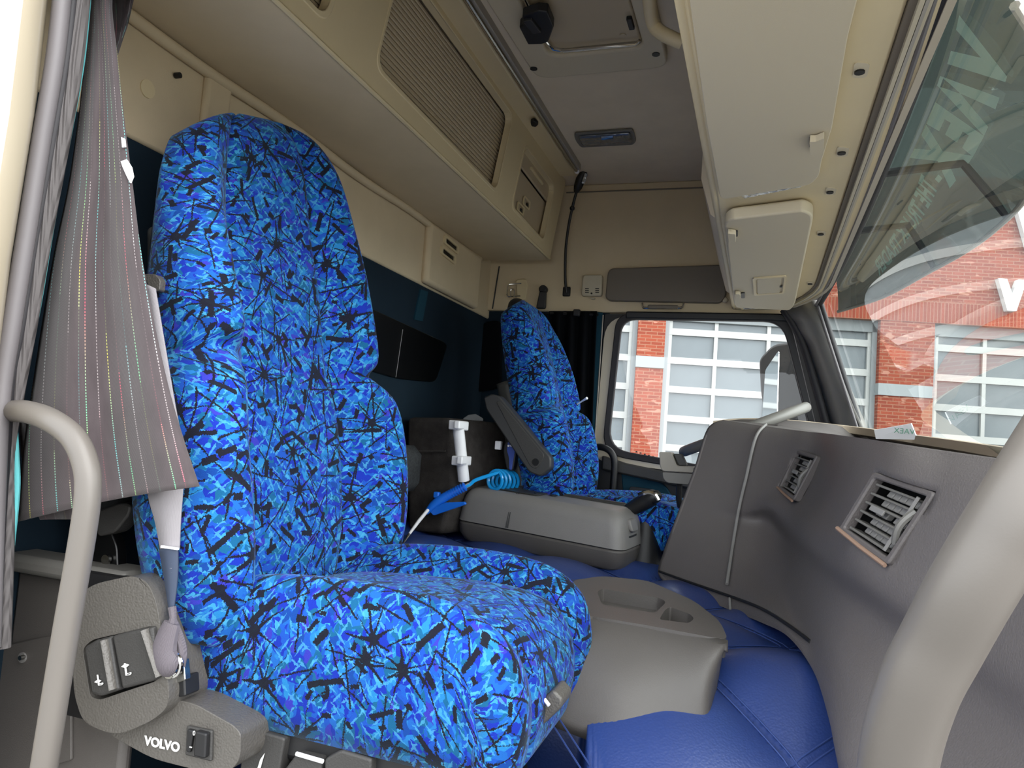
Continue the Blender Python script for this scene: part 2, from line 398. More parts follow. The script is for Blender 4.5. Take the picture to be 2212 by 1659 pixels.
M['cardprint'] = mat('dark_green_print', (60,110,90), .6)
M['greytrim'] = mat('pale_grey_seam_trim', (132,130,128), .5)
M['beigestrip'] = mat('beige_cowl_strip', (150,136,118), .6)
M['grey_light'] = mat('light_warm_grey_plastic', (158,152,142), .5)
M['icon'] = mat('white_printed_icon', (235,235,232), .5)
M['floor'] = mat('black_rubber_floor_mat', (30,29,28), .8, bump=('n', 200, .4, .002), dirt=((74,66,56), 10, .62))
M['leaf'] = mat('dark_green_leaves', (62,84,44), .7, var=.35, vscale=3)
M['bark'] = mat('brown_bark', (70,58,46), .9)
M['bunk'] = mat('black_speckled_bunk_cloth', (62,64,66), .95, var=.3, vscale=120, spec=.1)
M['film'] = mat('crumpled_clear_film', (150,152,154), .25, spec=.6)
M['cable'] = mat('dark_grey_cable', (46,46,48), .5)
M['seatshell'] = mat('dark_grey_seat_shell', (70,70,68), .5, bump=('v', 400, .2, .0008))
def g_holes(outer, holes, vec):
    vec = np.array(vec, float); bm = bmesh.new(); loops = []
    for L in [outer] + holes:
        vs = [bm.verts.new(tuple(q)) for q in L]; loops.append(vs)
    ed = [bm.edges.new((vs[i], vs[(i+1) % len(vs)])) for vs in loops for i in range(len(vs))]
    bmesh.ops.triangle_fill(bm, use_beauty=True, use_dissolve=False, edges=ed)
    bm.verts.index_update()
    V = [np.array(v.co) for v in bm.verts]; F = [tuple(v.index for v in f.verts) for f in bm.faces]; n = len(V)
    idx = [[v.index for v in vs] for vs in loops]; bm.free()
    F2 = F + [tuple(i+n for i in f[::-1]) for f in F]
    for L in idx:
        for i in range(len(L)): a, b = L[i], L[(i+1) % len(L)]; F2.append((a, b, b+n, a+n))
    return V + [v+vec for v in V], F2
CEIL = 2.13
# ------------------------------------------------------------------ ground and cab shell
struct(mk('ground', *g_span(-30, 30, -20, 40, -1.4, -1.3), M['concrete'], smooth=False), 'grey paved yard outside the truck')
struct(mk('floor', *g_span(-1.25, .62, .80, 3.1, .08, .12), M['floor'], smooth=False), 'black rubber floor of the cab')
wr = struct(mk('wall_rear', *g_span(-1.26, -1.2, .80, 3.14, .12, 1.53), M['teal_cloth'], smooth=False), 'dark teal lined rear wall of the cab')
mk('upper_panel', *g_span(-1.26, -1.193, .80, 3.14, 1.53, CEIL), M['tan'], wr, bevel=.006, label='tan fabric upper rear wall')
pil = mk('corner_panel', *g_span(-1.2, -1.165, 2.40, 2.92, 1.535, 1.765), M['tan'], wr, bevel=.02, seg=4)
mk('column_panel', *g_span(-1.2, -1.178, 1.26, 1.34, 1.535, 1.765), M['tan'], wr, bevel=.02, seg=4)
mk('cover_cap', *g_disc((-1.194, 1.115, 1.64), (1,0,0), .018, .004), M['tan_plastic'], wr)
for zc, yc in ((1.722, 2.575), (1.677, 2.555)):
    fr = [(-1.166, yc-.072, zc-.017+.004), (-1.166, yc+.072, zc-.017-.004), (-1.166, yc+.072, zc+.017-.004), (-1.166, yc-.072, zc+.017+.004)]
    ins = [(-1.166, yc-.055, zc-.009+.003), (-1.166, yc+.055, zc-.009-.003), (-1.166, yc+.055, zc+.009-.003), (-1.166, yc-.055, zc+.009+.003)]
    vf = mk('vent_frame', *g_ring(rpoly(fr, .014), rpoly(ins, .006), (.008,0,0)), M['tan_plastic'], wr)
    mk('vent_slot', *g_prism(rpoly(ins, .006), (.003,0,0)), M['blackglass'], wr)
mk('black_panel', *g_prism(px_poly([(690,622),(800,668),(962,742),(935,826),(855,818),(690,770)], [4,20,12,12,20,4], X=-1.2), (.012,0,0)), M['blackglass'], wr, bevel=.003)
mk('seam_strip', *g_tube([P(870,712,X=-1.186), P(855,815,X=-1.186)], .0012, 6), M['belt'], wr)
mk('clip_strip', *g_prism(px_poly([(906,625),(922,630),(910,694),(892,690)], X=-1.2), (.006,0,0)), M['teal_door'], wr)
mk('edge_piping', *g_tube([(-1.182, y, 1.752 + .004*math.sin(y*9)) for y in np.linspace(.86, 2.93, 40)], .013, 10), M['tan'], wr)
mk('anchor_hole', *g_disc(P(379,380,X=-1.2)+V3(.0,0,0), (1,0,0), .022, .004), M['blackglass'], wr)
mk('stud', *g_disc((-1.19, 1.18, 1.70), (1,0,0), .006, .012), M['black'], wr)
for (a, b) in ((908, 530), (880, 905)):
    pass
wd_ = struct(mk('wall_driver_side', *g_span(-1.26, -.64, 3.12, 3.16, .12, 1.565), M['teal_cloth'], smooth=False), 'dark teal lined side wall behind the driver seat')
mk('upper_panel', *g_span(-1.26, .17, 3.095, 3.16, 1.565, CEIL), M['tan'], wd_, bevel=.006, label='tan fabric side wall above the driver window')
mk('corner_seam', *g_tube([(-1.165, 3.085, 1.57), (-1.15, 3.09, 1.765)], .003, 6), M['black'], wd_)
mk('cloth_seam', *g_tube([P(1000,700,Y=3.093), P(968,900,Y=3.093)], .002, 6), M['black'], wd_)
mk('cloth_seam', *g_tube([P(1008,700,Y=3.093), P(976,900,Y=3.093)], .002, 6), M['black'], wd_)
mk('headrest_pad', *g_prism(px_poly([(1038,700),(1085,690),(1085,840),(1010,850)], 20, Y=3.1), (0,-.02,0)), M['curtain_black'], wd_, bevel=.008)
cl = struct(mk('ceiling', *g_span(-1.26, .22, .78, 3.16, CEIL, CEIL+.04), M['headliner'], smooth=False), 'grey tan fabric headliner of the cab roof')
mk('side_seam', *g_tube([(-.86, 3.088, 2.094), (-.1, 3.088, 2.094)], .003, 6), M['visor_and_shadow'], cl)
# near side: door header, rear quarter and front pillar round the open passenger door
struct(mk('wall_door_side', *g_join(g_span(-1.26, .3, .76, .82, 1.67, CEIL+.04), g_span(-1.30, -1.16, .74, .84, .12, 1.76)), M['cream'], smooth=False), 'cream painted body side round the passenger door opening')
# ------------------------------------------------------------------ driver door with window
WIN = [(-.575,1.532),(.06,1.535),(.245,.90),(-.60,.985)]
def xz(pts, y): return [V3(p[0], y, p[1]) for p in pts]
def grow(pts, e):
    c = np.mean(np.array(pts), 0); out = []
    for i, p in enumerate(pts):
        p = np.array(p); out.append(p + e*np.sign(p-c)*1.0)
    return out
mk_backing = None
dr = struct(mk('door_1', *g_ring(rpoly(xz([(-.655,1.558),(.15,1.558),(.60,.10),(-.655,.10)], 3.1), .01, 6), rpoly(xz(grow(WIN, .012), 3.1), [.05,.07,.05,.09], 6), (0,.05,0)), M['black']), 'black inner panel of the driver door below the side window')
mk('window_surround', *g_ring(rpoly(xz([(-.648,1.545),(.075,1.562),(.262,.885),(-.66,.93)], 3.088), [.10,.09,.05,.06], 6), rpoly(xz(grow(WIN, .022), 3.088), [.07,.08,.05,.1], 6), (0,.012,0)), M['cream'], dr, bevel=.003)
mk('window_seal', *g_ring(rpoly(xz(grow(WIN, .027), 3.078), [.07,.08,.05,.1], 6), rpoly(xz(WIN, 3.078), [.06,.07,.05,.09], 6), (0,.024,0)), M['rubber_dark'], dr, bevel=.004)
mk('top_rail', *g_span(-.56, .17, 3.07, 3.1, 1.535, 1.566), M['black'], dr, bevel=.006)
mk('teal_edge_trim', *g_span(-.715, -.662, 3.085, 3.1, .85, 1.562), M['teal_door'], dr, bevel=.004)
mk('edge_line', *g_tube([V3(-.659,3.084,.9), V3(-.659,3.084,1.55)], .003, 6), M['grey_light'], dr)
mk('sill_ledge', *g_prism([V3(-.62,3.06,.955), V3(-.52,3.06,.93), V3(.1,3.06,.85), V3(.1,3.06,.80), V3(-.62,3.06,.895)], (0,.045,0)), M['charcoal'], dr, bevel=.008)
mk('teal_insert', *g_prism(px_poly([(1342,1008),(1438,1046),(1480,1120),(1352,1120)], [8,14,8,4], Y=3.1), (0,-.02,0)), M['teal_door'], dr, bevel=.006)
mk('pocket', *g_prism(px_poly([(1360,1050),(1420,1058),(1448,1090),(1362,1092)], [8,14,8,4], Y=3.082), (0,-.012,0)), M['black'], dr, bevel=.004)
mk('grille', *g_join(*[g_box(P(1375+9*i, 976+2.7*i, Y=3.066), (.006,.012,.005)) for i in range(7)]), M['black'], dr)
w2 = struct(mk('window_2', [V3(*q) for q in rpoly(xz(grow(WIN, .01), 3.118), [.06,.07,.05,.09], 6)], [tuple(range(28))], M['doorglass'], smooth=False), 'driver side window glass')
# ------------------------------------------------------------------ windscreen
def wsx(y, z):
    q = 1 - ((y-1.92)/1.07)**2
    return .195 + (1.6-z)*.33 + max(q, 0)*(.02 + .06*(1.6-z)/.55)
zs = np.linspace(1.585, .98, 16); ys = np.linspace(.86, 2.97, 30)
w1 = struct(mk('window_1', *g_grid([[V3(wsx(y, z), y, z) for y in ys] for z in zs]), M['windscreen'], ang=180), 'large curved windscreen glass')
mk('seal', *g_join(g_tube([V3(wsx(y,1.588)-.012, y, 1.585) for y in ys], .011, 10), g_tube([V3(wsx(2.965,z)-.01, 2.965, z) for z in zs], .011, 10)), M['rubber_dark'], w1)
mk('seal_lip', *g_join(g_tube([V3(wsx(y,1.588)-.026, y, 1.578) for y in ys], .005, 8), g_tube([V3(wsx(2.95,z)-.024, 2.95, z) for z in zs], .005, 8)), M['rubber'], w1)
struct(mk('trim_1', *g_grid([[P(1688,664,Y=3.05),P(1722,655,Y=3.0),P(1752,652,Y=2.95)],[P(1716,700,Y=3.05),P(1745,695,Y=3.0),P(1772,700,Y=2.95)],[P(1742,745,Y=3.05),P(1765,742,Y=2.99),P(1788,740,Y=2.95)],[P(1770,830,Y=3.05),P(1797,830,Y=2.99),P(1822,832,Y=2.95)],[P(1797,925,Y=3.05),P(1828,925,Y=2.99),P(1862,925,Y=2.95)],[P(1840,1080,Y=3.05),P(1875,1080,Y=2.99),P(1915,1080,Y=2.95)]]), M['grey_plastic'], solid=-.03), 'dark grey cover of the far windscreen pillar')
dp = [P(1693,668,Y=3.06),P(1714,700,Y=3.06),P(1736,745,Y=3.06),P(1762,830,Y=3.06),P(1788,925,Y=3.06),P(1825,1070,Y=3.06)]
struct(mk('trim_2', *g_tube(smooth_path(dp, 6), .017, 10), M['rubber_dark']), 'black rubber door seal beside the far windscreen pillar')
struct(mk('wall_front', *g_join(g_span(.152, .192, .78, 3.16, 1.632, CEIL+.04), g_loft([[V3(wsx(y,.99)+.005,y,.99), V3(wsx(y,.99)+.05,y,.99), V3(wsx(y,.99)+.09,y,.1), V3(wsx(y,.99)+.04,y,.1)] for y in np.linspace(.80,3.14,20)])), M['black'], smooth=False), 'cab front below and above the windscreen')
# near windscreen pillar, outside the frame on the right
struct(mk('trim_3', *g_grid([[V3(wsx(.86,z)+.06, .86, z), V3(wsx(.86,z)+.055, .79, z), V3(wsx(.86,z)+.14, .78, z)] for z in (1.74,1.58,1.4,1.1,.8,.3)]), M['charcoal'], solid=.04), 'dark grey cover of the near windscreen pillar')
# ------------------------------------------------------------------ rear overhead locker
lk = thing('overhead_locker', 'tan overhead locker with ribbed shutters along the rear wall', 'locker', (-1.04, 1.9, 1.768))
def lf(y, z, d=0.0): return V3(-.885 + .1*(z-1.768) + d, y, z)
def lrect(y0, y1, z0, z1, r, sl=.03, d=0.0): # slightly slanted ends as the photo shows
    return rpoly([lf(y0, z0+.01, d), lf(y1-sl, z0, d), lf(y1, z1, d), lf(y0+sl, z1+.004, d)], r, 6)
ops = [(.52, 1.27, 1.825, 2.095), (1.45, 2.31, 1.825, 2.095), (2.45, 2.89, 1.817, 2.052)]
lout = rpoly([lf(.84, 1.772), lf(2.985, 1.772), lf(3.03, 2.125), lf(.84, 2.125)], [.005,.03,.03,.005], 5)
holes = [lrect(.88, 1.27, 1.825, 2.095, .04), lrect(*ops[1], .04), lrect(*ops[2], .035)]
mk('front_panel', *g_holes(lout, holes, (-.022, 0, 0)), M['tan_plastic'], lk, smooth=False)
mk('bottom_board', *g_prism([V3(-1.19,.84,1.766), V3(-.905,.84,1.766), V3(-.885,.84,1.774), V3(-.885,.84,1.79), V3(-1.19,.84,1.79)], (0,2.15,0)), M['tan'], lk)
mk('end_panel', *g_prism([V3(-1.19,2.985,1.77), V3(-.89,2.985,1.77), V3(-.855,3.01,2.12), V3(-1.19,3.01,2.12)], (0,.02,0)), M['tan_plastic'], lk, smooth=False)
mk('edge_bead', *g_tube([V3(-.886,y,1.772) for y in (.84, 2.985)], .006, 8), M['tan_plastic'], lk)
for i, (y0, y1) in enumerate(((.84, 1.29), (1.44, 2.33))):
    sh = mk('shutter', *g_prism([lf(y0,1.80,-.045), lf(y1,1.80,-.045), lf(y1,2.11,-.045), lf(y0,2.11,-.045)], (-.006,0,0)), M['shutter'], lk)
    n = 23; z0, z1 = 1.815, 2.105; h = (z1-z0)/n
    proto = None
    for k in range(n):
        z = z0 + (k+.5)*h
        c = lf((y0+y1)/2, z, -.038)
        if proto is None:
            proto = mk('slat', *g_box(c, (.012, y1-y0, h*.80), [[1,0,.1],[0,1,0],[-.1,0,1]]), M['shutter'], sh, bevel=.0025, seg=1); c0 = c
        else:
            s = proto.copy(); COL.objects.link(s); s.parent = sh; s.location = tuple(c - c0)
    mk('rim', *g_ring(lrect(y0+.0, y1-.0 if i == 0 else 2.322, 1.813, 2.104, .045, d=.002) if i else lrect(.87, 1.282, 1.813, 2.104, .045, d=.002), lrect(.88, 1.27, 1.825, 2.095, .04, d=.002) if i == 0 else lrect(*ops[1], .04, d=.002), (-.006,0,0)), M['tan_plastic'], lk, bevel=.002)
    yc = y0 + .38*(y1-y0)
    mk('pull', *g_tube([lf(1.74 if i else .95, 1.834, -.022), lf(1.94 if i else 1.1, 1.834, -.022)], .007, 8), M['tan_plastic'], sh)
dd = mk('door_panel', *g_prism([lf(2.43,1.80,-.03), lf(2.91,1.80,-.03), lf(2.91,1.985,-.03), lf(2.43,2.0,-.03)], (-.006,0,0)), M['shutter'], lk, bevel=.003)
mk('upper_flap', *g_prism([lf(2.45,2.003,-.022), lf(2.91,1.99,-.022), lf(2.91,2.07,-.022), lf(2.45,2.07,-.022)], (-.01,0,0)), M['shutter'], lk, bevel=.004)
mk('flap_pull', *g_tube([lf(2.62,2.03,-.018), lf(2.78,2.026,-.018)], .006, 8), M['tan_plastic'], lk)
mk('rim', *g_ring(lrect(2.438, 2.902, 1.805, 2.063, .042, d=.002), lrect(*ops[2], .035, d=.002), (-.006,0,0)), M['tan_plastic'], lk, bevel=.002)
for y, z in ((2.655, 1.905), (2.60, 1.865)):
    mk('latch_plate', *g_ring(rpoly([lf(y-.04,z-.017,-.026), lf(y+.04,z-.017,-.026), lf(y+.04,z+.017,-.026), lf(y-.04,z+.017,-.026)], .008), rpoly([lf(y-.032,z-.011,-.026), lf(y+.032,z-.011,-.026), lf(y+.032,z+.011,-.026), lf(y-.032,z+.011,-.026)], .005), (.004,0,0)), M['tan_plastic'], dd)
    mk('latch_slot', *g_box(lf(y+.018, z-.002, -.028), (.006,.018,.014)), M['black'], dd)
# ledge and curtain rail between locker and roof
rl = thing('curtain_rail', 'slim metal curtain rail along the roof above the locker', 'rail', (-.755, 1.85, 2.1))
mk('track', *g_prism([V3(-.767,.84,2.104), V3(-.743,.84,2.104), V3(-.743,.84,2.13), V3(-.767,.84,2.13)], (0,2.02,0)), M['grey_light'], rl, bevel=.002)
mk('rod', *g_tube([V3(-.755,.84,2.098), V3(-.757,2.85,2.098)], .006, 8), M['steel'], rl)
mk('end_cap', *g_sphere((-.757,2.855,2.098), .010), M['white'], rl)
mk('hook', *g_prism(px_poly([(1146,256),(1155,254),(1164,262),(1158,268),(1148,266)], 3, Z=2.11), (0,0,-.012)), M['black'], rl, bevel=.002)
mk('ledge', *g_span(-.86, -.785, .84, 2.95, 2.116, 2.13), M['tan_plastic'], rl, bevel=.006)
# ------------------------------------------------------------------ roof hatch
ht = thing('roof_hatch', 'grey roof hatch with black latch and metal rod', 'hatch', (-.5, 1.7, 2.09))
ho = rpoly([V3(-.725,1.2,2.098), V3(-.300,1.2,2.098), V3(-.300,2.085,2.098), V3(-.700,2.085,2.098)], .05, 6)
hi = rpoly([V3(-.635,1.26,2.098), V3(-.355,1.26,2.098), V3(-.355,1.965,2.098), V3(-.625,1.965,2.098)], .04, 6)
mk('frame', *g_ring(ho, hi, (0,0,.035)), M['flap'], ht, bevel=.008, seg=3)
mk('lid', *g_span(-.63, -.36, 1.25, 1.955, 2.112, 2.128), M['shutter'], ht, bevel=.01, seg=3)
rod = [V3(-.612,1.3,2.10), V3(-.612,1.88,2.10), V3(-.605,1.925,2.10), V3(-.575,1.942,2.10), V3(-.375,1.945,2.10), V3(-.362,1.935,2.105)]
mk('rod', *g_tube(rod, .0045, 8), M['chrome'], ht)
latch = px_poly([(1130,15),(1165,3),(1185,6),(1198,38),(1186,72),(1172,77),(1142,78),(1123,40),(1130,34)], 3, Z=2.09)
mk('latch', *g_prism(latch, (0,0,-.025)), M['black'], ht, bevel=.005)
mk('latch_handle', *g_box(P(1150,55,Z=2.062), (.025,.06,.012), Matrix.Rotation(-.15,3,'Z')), M['cable'], ht, bevel=.003)
mk('stop', *g_box(P(1362,50,Z=2.105), (.014,.05,.012)), M['black'], ht, bevel=.002)
for q in ((1153,148),(1417,117)): mk('screw_hole', *g_disc(P(*q,Z=2.0975), (0,0,-1), .011, .002), M['black'], ht)
mk('screw_hole', *g_disc(P(1346,76,Z=2.111), (0,0,-1), .009, .002), M['shutter'], ht)
# ------------------------------------------------------------------ roof lamp
lp = thing('interior_lamp', 'clear rectangular interior lamp set in the headliner', 'lamp', P(1308,294,Z=2.12))
q = px_poly([(1240,285),(1368,276),(1375,300),(1368,308),(1255,314),(1244,300)], 6, Z=2.128)
mk('bezel', *g_prism(q, (0,0,-.010)), M['grey_plastic'], lp, bevel=.003)
mk('lens', *g_prism(px_poly([(1249,290),(1362,282),(1366,301),(1258,309)], 5, Z=2.122), (0,0,-.014)), M['lamp_glass'], lp, bevel=.006, seg=3)
mk('bulb', *g_tube([P(1300,297,Z=2.108),P(1325,295,Z=2.108)], .009, 8), M['chrome'], lp)
# ------------------------------------------------------------------ gooseneck reading lamp on the side wall
rd = thing('reading_lamp', 'black gooseneck reading lamp on the side wall', 'lamp', P(1224,630,Y=3.09))
mk('base_plate', *g_box(P(1224,630,Y=3.088), (.034,.014,.042)), M['black'], rd, bevel=.005)
neck = smooth_path([P(1224,632,Y=3.075),P(1221,600,Y=3.06),P(1222,540,Y=3.04),P(1228,490,Y=3.02),P(1236,450,Y=3.0),P(1246,412,Y=2.98)], 6)
mk('neck', *g_tube(neck, .006, 8), M['black'], rd)
mk('collar', *g_sphere(P(1236,450,Y=3.0), .011), M['black'], rd)
hd = mk('head', *g_tube([P(1244,415,Y=2.98),P(1248,405,Y=2.97),P(1254,388,Y=2.96),P(1262,370,Y=2.95)], [.010,.018,.021,.014], 10), M['black'], rd)
mk('lens', *g_box(P(1263,386,Y=2.938), (.014,.012,.045), Matrix.Rotation(.25,3,'Y')), M['lens'], hd, bevel=.004)
# ------------------------------------------------------------------ small fittings on the side wall
th = thing('thermostat', 'small beige box with slotted grilles beside the dark sun visor', 'thermostat', P(1280,620,Y=3.09))
mk('body', *g_prism(px_poly([(1262,597),(1304,596),(1302,642),(1258,642)], 6, Y=3.095), (0,-.03,0)), M['thermo'], th, bevel=.006, seg=3)
for cx in (1268, 1290):
    for k in range(3): mk('slot', *g_box(P(cx, 623.5+4*k, Y=3.0645), (.016,.003,.0035)), M['black'], th)
mk('knob', *g_disc(P(1278,634,Y=3.066), (0,-1,0), .004, .004, 10), M['black'], th)
mk('tab', *g_box(P(1281,645,Y=3.075), (.018,.012,.006)), M['thermo'], th, bevel=.002)
vs = thing('side_sun_visor', 'dark taupe folding sun visor above the driver window', 'sun visor', P(1435,655,Y=3.08))
mk('panel', *g_prism(px_poly([(1316,583),(1563,575),(1570,640),(1558,657),(1318,652),(1310,645)], [14,6,10,10,10,6], Y=3.09), (0,-.03,0)), M['visor_and_shadow'], vs, bevel=.01, seg=3)
mk('clip', *g_tube(smooth_path([P(1387,655,Y=3.07),P(1389,664,Y=3.065),P(1400,665,Y=3.06),P(1462,665,Y=3.06),P(1474,663,Y=3.065),P(1476,655,Y=3.07)], 4), .0045, 8), M['chrome'], vs)
mk('grip', *g_box(P(1432,663,Y=3.058), (.125,.012,.016)), M['visor_and_shadow'], vs, bevel=.004)
mk('pivot', *g_sphere(P(1566,648,Y=3.075), .012), M['flap'], vs)
hk = thing('folding_coat_hook', 'wire coat hook on a recessed tan plate behind the driver headrest', 'hook', P(1122,625,Y=3.09))
mk('plate', *g_prism(px_poly([(1115,605),(1137,602),(1141,615),(1138,650),(1118,650)], 7, Y=3.096), (0,-.01,0)), M['tan_plastic'], hk, bevel=.004)
mk('wire', *g_tube([P(1126,612,Y=3.08),P(1100,614,Y=3.06),P(1097,618,Y=3.055),P(1095,637,Y=3.055),P(1098,641,Y=3.06),P(1124,639,Y=3.08)], .003, 8), M['chrome'], hk)
mk('ring', *g_tube(smooth_path([P(1103,640,Y=3.05),P(1103,628,Y=3.05),P(1107,624,Y=3.05),P(1111,628,Y=3.05),P(1110,642,Y=3.05)], 5), .003, 8), M['chrome'], hk)
bh = thing('belt_guide', 'black pivoting seat belt guide on the side wall behind the driver seat', 'belt guide', P(1172,645,Y=3.06))
mk('pivot', *g_disc(P(1176,627,Y=3.095), (0,-1,0), .018, .03), M['black'], bh, bevel=.004)
mk('loop', *g_prism(px_poly([(1168,630),(1182,632),(1180,668),(1160,668)], 4, Y=3.08), (0,-.02,0)), M['cable'], bh, bevel=.005)
# ------------------------------------------------------------------ front overhead shelf
ZS = 1.58
sh = thing('front_overhead_shelf', 'tan overhead console with two folding flaps above the windscreen', 'overhead console', (.03, 1.95, ZS))
def zp(pts, r=0, z=ZS, n=5): return px_poly(pts, r, n, Z=z)
bott = [V3(-.122,.86,ZS), V3(-.118,3.09,ZS), V3(-.02,3.09,ZS), V3(.06,3.07,ZS), V3(.12,3.0,ZS), V3(.148,2.9,ZS), V3(.152,2.6,ZS), V3(.150,.86,ZS)]
mk('tray_bottom', *g_prism(bott, (0,0,.05)), M['tan_plastic'], sh, bevel=.006)
mk('rear_lip', *g_tube([V3(-.124,.86,ZS+.012), V3(-.122,3.085,ZS+.012)], .011, 10), M['tan_plastic'], sh)
# flaps hang a little below the tray
f1 = mk('long_flap', *g_prism(zp([(1486,-60),(1862,-60),(1832,60),(1798,260),(1775,335),(1770,365),(1752,385),(1565,417),(1556,412),(1527,250)], [5,5,5,5,8,8,12,14,6,3], ZS-.002), (0,0,-.014)), M['flap'], sh, bevel=.006, seg=3)
f2 = mk('short_flap', *g_prism(zp([(1566,458),(1580,448),(1738,428),(1756,437),(1757,450),(1718,640),(1708,654),(1592,648),(1586,640)], [8,10,10,8,8,14,8,8,4], ZS-.004), (0,0,-.030)), M['flap'], sh, bevel=.012, seg=3)
for i, (f, pts) in enumerate(((f1, [(1749,292),(1762,292),(1781,284),(1779,322),(1760,325),(1750,318)]), (f2, [(1572,494),(1590,496),(1590,514),(1574,516)]), (f2, [(1587,628),(1600,629),(1600,638),(1588,640)]))):
    mk('clip', *g_prism(zp(pts, 3, ZS-.018 if i == 0 else ZS-.036), (0,0,-.012)), M['flap'], f, bevel=.003)
    mk('clip_slot', *g_prism(zp([(pts[0][0]-(1 if i == 0 else -14), pts[0][1]+3), (pts[0][0]+(6 if i == 0 else 22), pts[0][1]+3), (pts[0][0]+(6 if i == 0 else 22), pts[0][1]+(22 if i == 0 else 14)), (pts[0][0]-(1 if i == 0 else -14), pts[0][1]+(22 if i == 0 else 14))], 2, ZS-.017 if i == 0 else ZS-.0345), (0,0,-.004)), M['black'], f)
mk('mirror_cover_rim', *g_ring(zp([(1626,599),(1699,594),(1694,632),(1629,637)], 4, ZS-.034), zp([(1632,601),(1694,597),(1690,630),(1634,634)], 3, ZS-.034), (0,0,-.004)), M['tan_plastic'], f2)
mk('mirror_cover', *g_prism(zp([(1636,602),(1688,598),(1684,631),(1637,634)], 2, ZS-.034), (0,0,-.003)), M['flap'], f2)
mk('mirror_catch', *g_box(P(1687,619,Z=ZS-.038), (.008,.014,.004)), M['black'], f2)
for pts in ([(1590,416),(1600,411),(1740,382),(1745,388),(1738,396),(1600,424)], [(1596,657),(1606,654),(1682,648),(1687,653),(1684,659),(1602,666)]):
    ml = mk('map_light', *g_prism(zp(pts, 3, ZS), (0,0,-.008)), M['tan_plastic'], sh, bevel=.002)
    c = np.mean(np.array(pts), 0); mk('lens', *g_prism(zp([c + (np.array(p)-c)*.88 for p in pts], 3, ZS-.004), (0,0,-.008)), M['lens'], ml, bevel=.003)
for (x, y, s) in ((1857,152,1.7),(1818,328,1.1),(1793,413,.95),(1773,504,.8),(1750,612,.8)):
    c = P(x, y, Z=ZS)
    rec = mk('screw_recess', *g_prism(rpoly([c+V3(-.010,-.028,0)*1.0, c+V3(.012,-.02,0), c+V3(.012,.022,0), c+V3(-.008,.02,0)], .008), (0,0,-.0015)), M['flap'], sh)
    mk('screw', *g_disc(c+V3(0,.0,-.0014), (0,0,-1), .0075, .003, 10), M['black'], rec)
# header strips between shelf and glass; the dark first one is a painted shadow
for i, (x0, x1, z0, z1, m) in enumerate(((.150,.160,ZS-.004,ZS+.04,'visor_and_shadow'),(.160,.166,ZS-.012,ZS+.03,'thermo'),(.167,.1715,ZS-.012,ZS+.03,'grey_light'),(.172,.176,ZS-.010,ZS+.03,'thermo'),(.177,.192,ZS-.004,ZS+.03,'tan_plastic'),(.192,.203,ZS-.008,ZS+.03,'cream'))):
    strip = []
    for y in np.linspace(.84, 2.98, 24):
        t = max(0, (y-2.55)/.43); cx = -.10*t*t
        strip.append([V3(x0+cx, y, z0), V3(x1+cx, y, z0), V3(x1+cx, y, z1), V3(x0+cx, y, z1)])
    mk('header_strip', *g_loft(strip), M[m], sh)
# shelf body above: back wall with openings, seen dark from below
mk('back_board', *g_loft([[V3(-.115,y,ZS+.03), V3(-.155,y,ZS+.06), V3(-.185,y,ZS+.16), V3(-.185,y,CEIL-.12), V3(-.15,y,CEIL-.01), V3(-.07,y,CEIL-.01), V3(-.07,y,ZS+.03)] for y in (2.02, 2.3, 2.7, 3.0)]), M['headliner'], sh)
mk('back_board', *g_loft([[V3(-.115,y,ZS+.03), V3(-.13,y,ZS+.06), V3(-.14,y,ZS+.16), V3(-.14,y,CEIL-.12), V3(-.12,y,CEIL-.01), V3(-.07,y,CEIL-.01), V3(-.07,y,ZS+.03)] for y in (.86, 1.2, 1.6)]), M['headliner'], sh)
gh = [P(1400,-60,Z=1.98),P(1403,0,Z=1.98),P(1410,48,Z=1.97),P(1425,68,Z=1.95),P(1450,82,Z=1.93),P(1474,92,Z=1.92)]
mk('opening_rim', *g_tube(smooth_path(gh, 5), .016, 10), M['tan_plastic'], sh)
# ------------------------------------------------------------------ dashboard
ds = thing('dashboard', 'dark grey passenger side dashboard with two square air vents', 'dashboard', (.2, 1.55, .55))
ST = [ # (x, y, Y) rows from top edge to underside; stations run from the centre console to the near door
 [(1562,907,2.36),(1528,926,2.34),(1500,1010,2.32),(1478,1070,2.31),(1464,1108,2.3),(1434,1190,2.28),(1421,1236,2.26),(1440,1262,2.22)],
 [(1650,920,2.27),(1634,946,2.25),(1609,1040,2.24),(1597,1095,2.23),(1590,1130,2.23),(1576,1215,2.15),(1566,1282,2.06),(1568,1314,2.02)],
 [(1725,930,2.18),(1721,960,2.15),(1690,1050,2.15),(1662,1094,2.14),(1655,1134,2.21),(1641,1240,2.07),(1640,1312,1.88),(1645,1345,1.82)],
 [(1790,937,2.04),(1783,972,2.01),(1746,1068,2.01),(1705,1130,2),(1696,1176,2.08),(1690,1280,1.89),(1700,1350,1.68),(1703,1376,1.64)],
 [(1850,945,1.66),(1842,990,1.62),(1800,1105,1.62),(1765,1180,1.62),(1750,1228,1.71),(1735,1330,1.65),(1745,1412,1.52),(1757,1450,1.47)],
 [(1918,955,1.38),(1905,1010,1.345),(1842,1150,1.36),(1826,1226,1.38),(1812,1284,1.47),(1788,1400,1.41),(1782,1500,1.36),(1792,1560,1.33)],
 [(2052,975,1.25),(2042,1050,1.21),(1962,1200,1.235),(1925,1290,1.25),(1898,1350,1.33),(1850,1480,1.27),(1817,1620,1.22),(1822,1700,1.2)],
 [(2235,1000,1.11),(2232,1070,1.08),(2150,1230,1.09),(2085,1380,1.1),(2035,1465,1.17),(1958,1620,1.13),(1905,1765,1.09),(1895,1850,1.08)]]
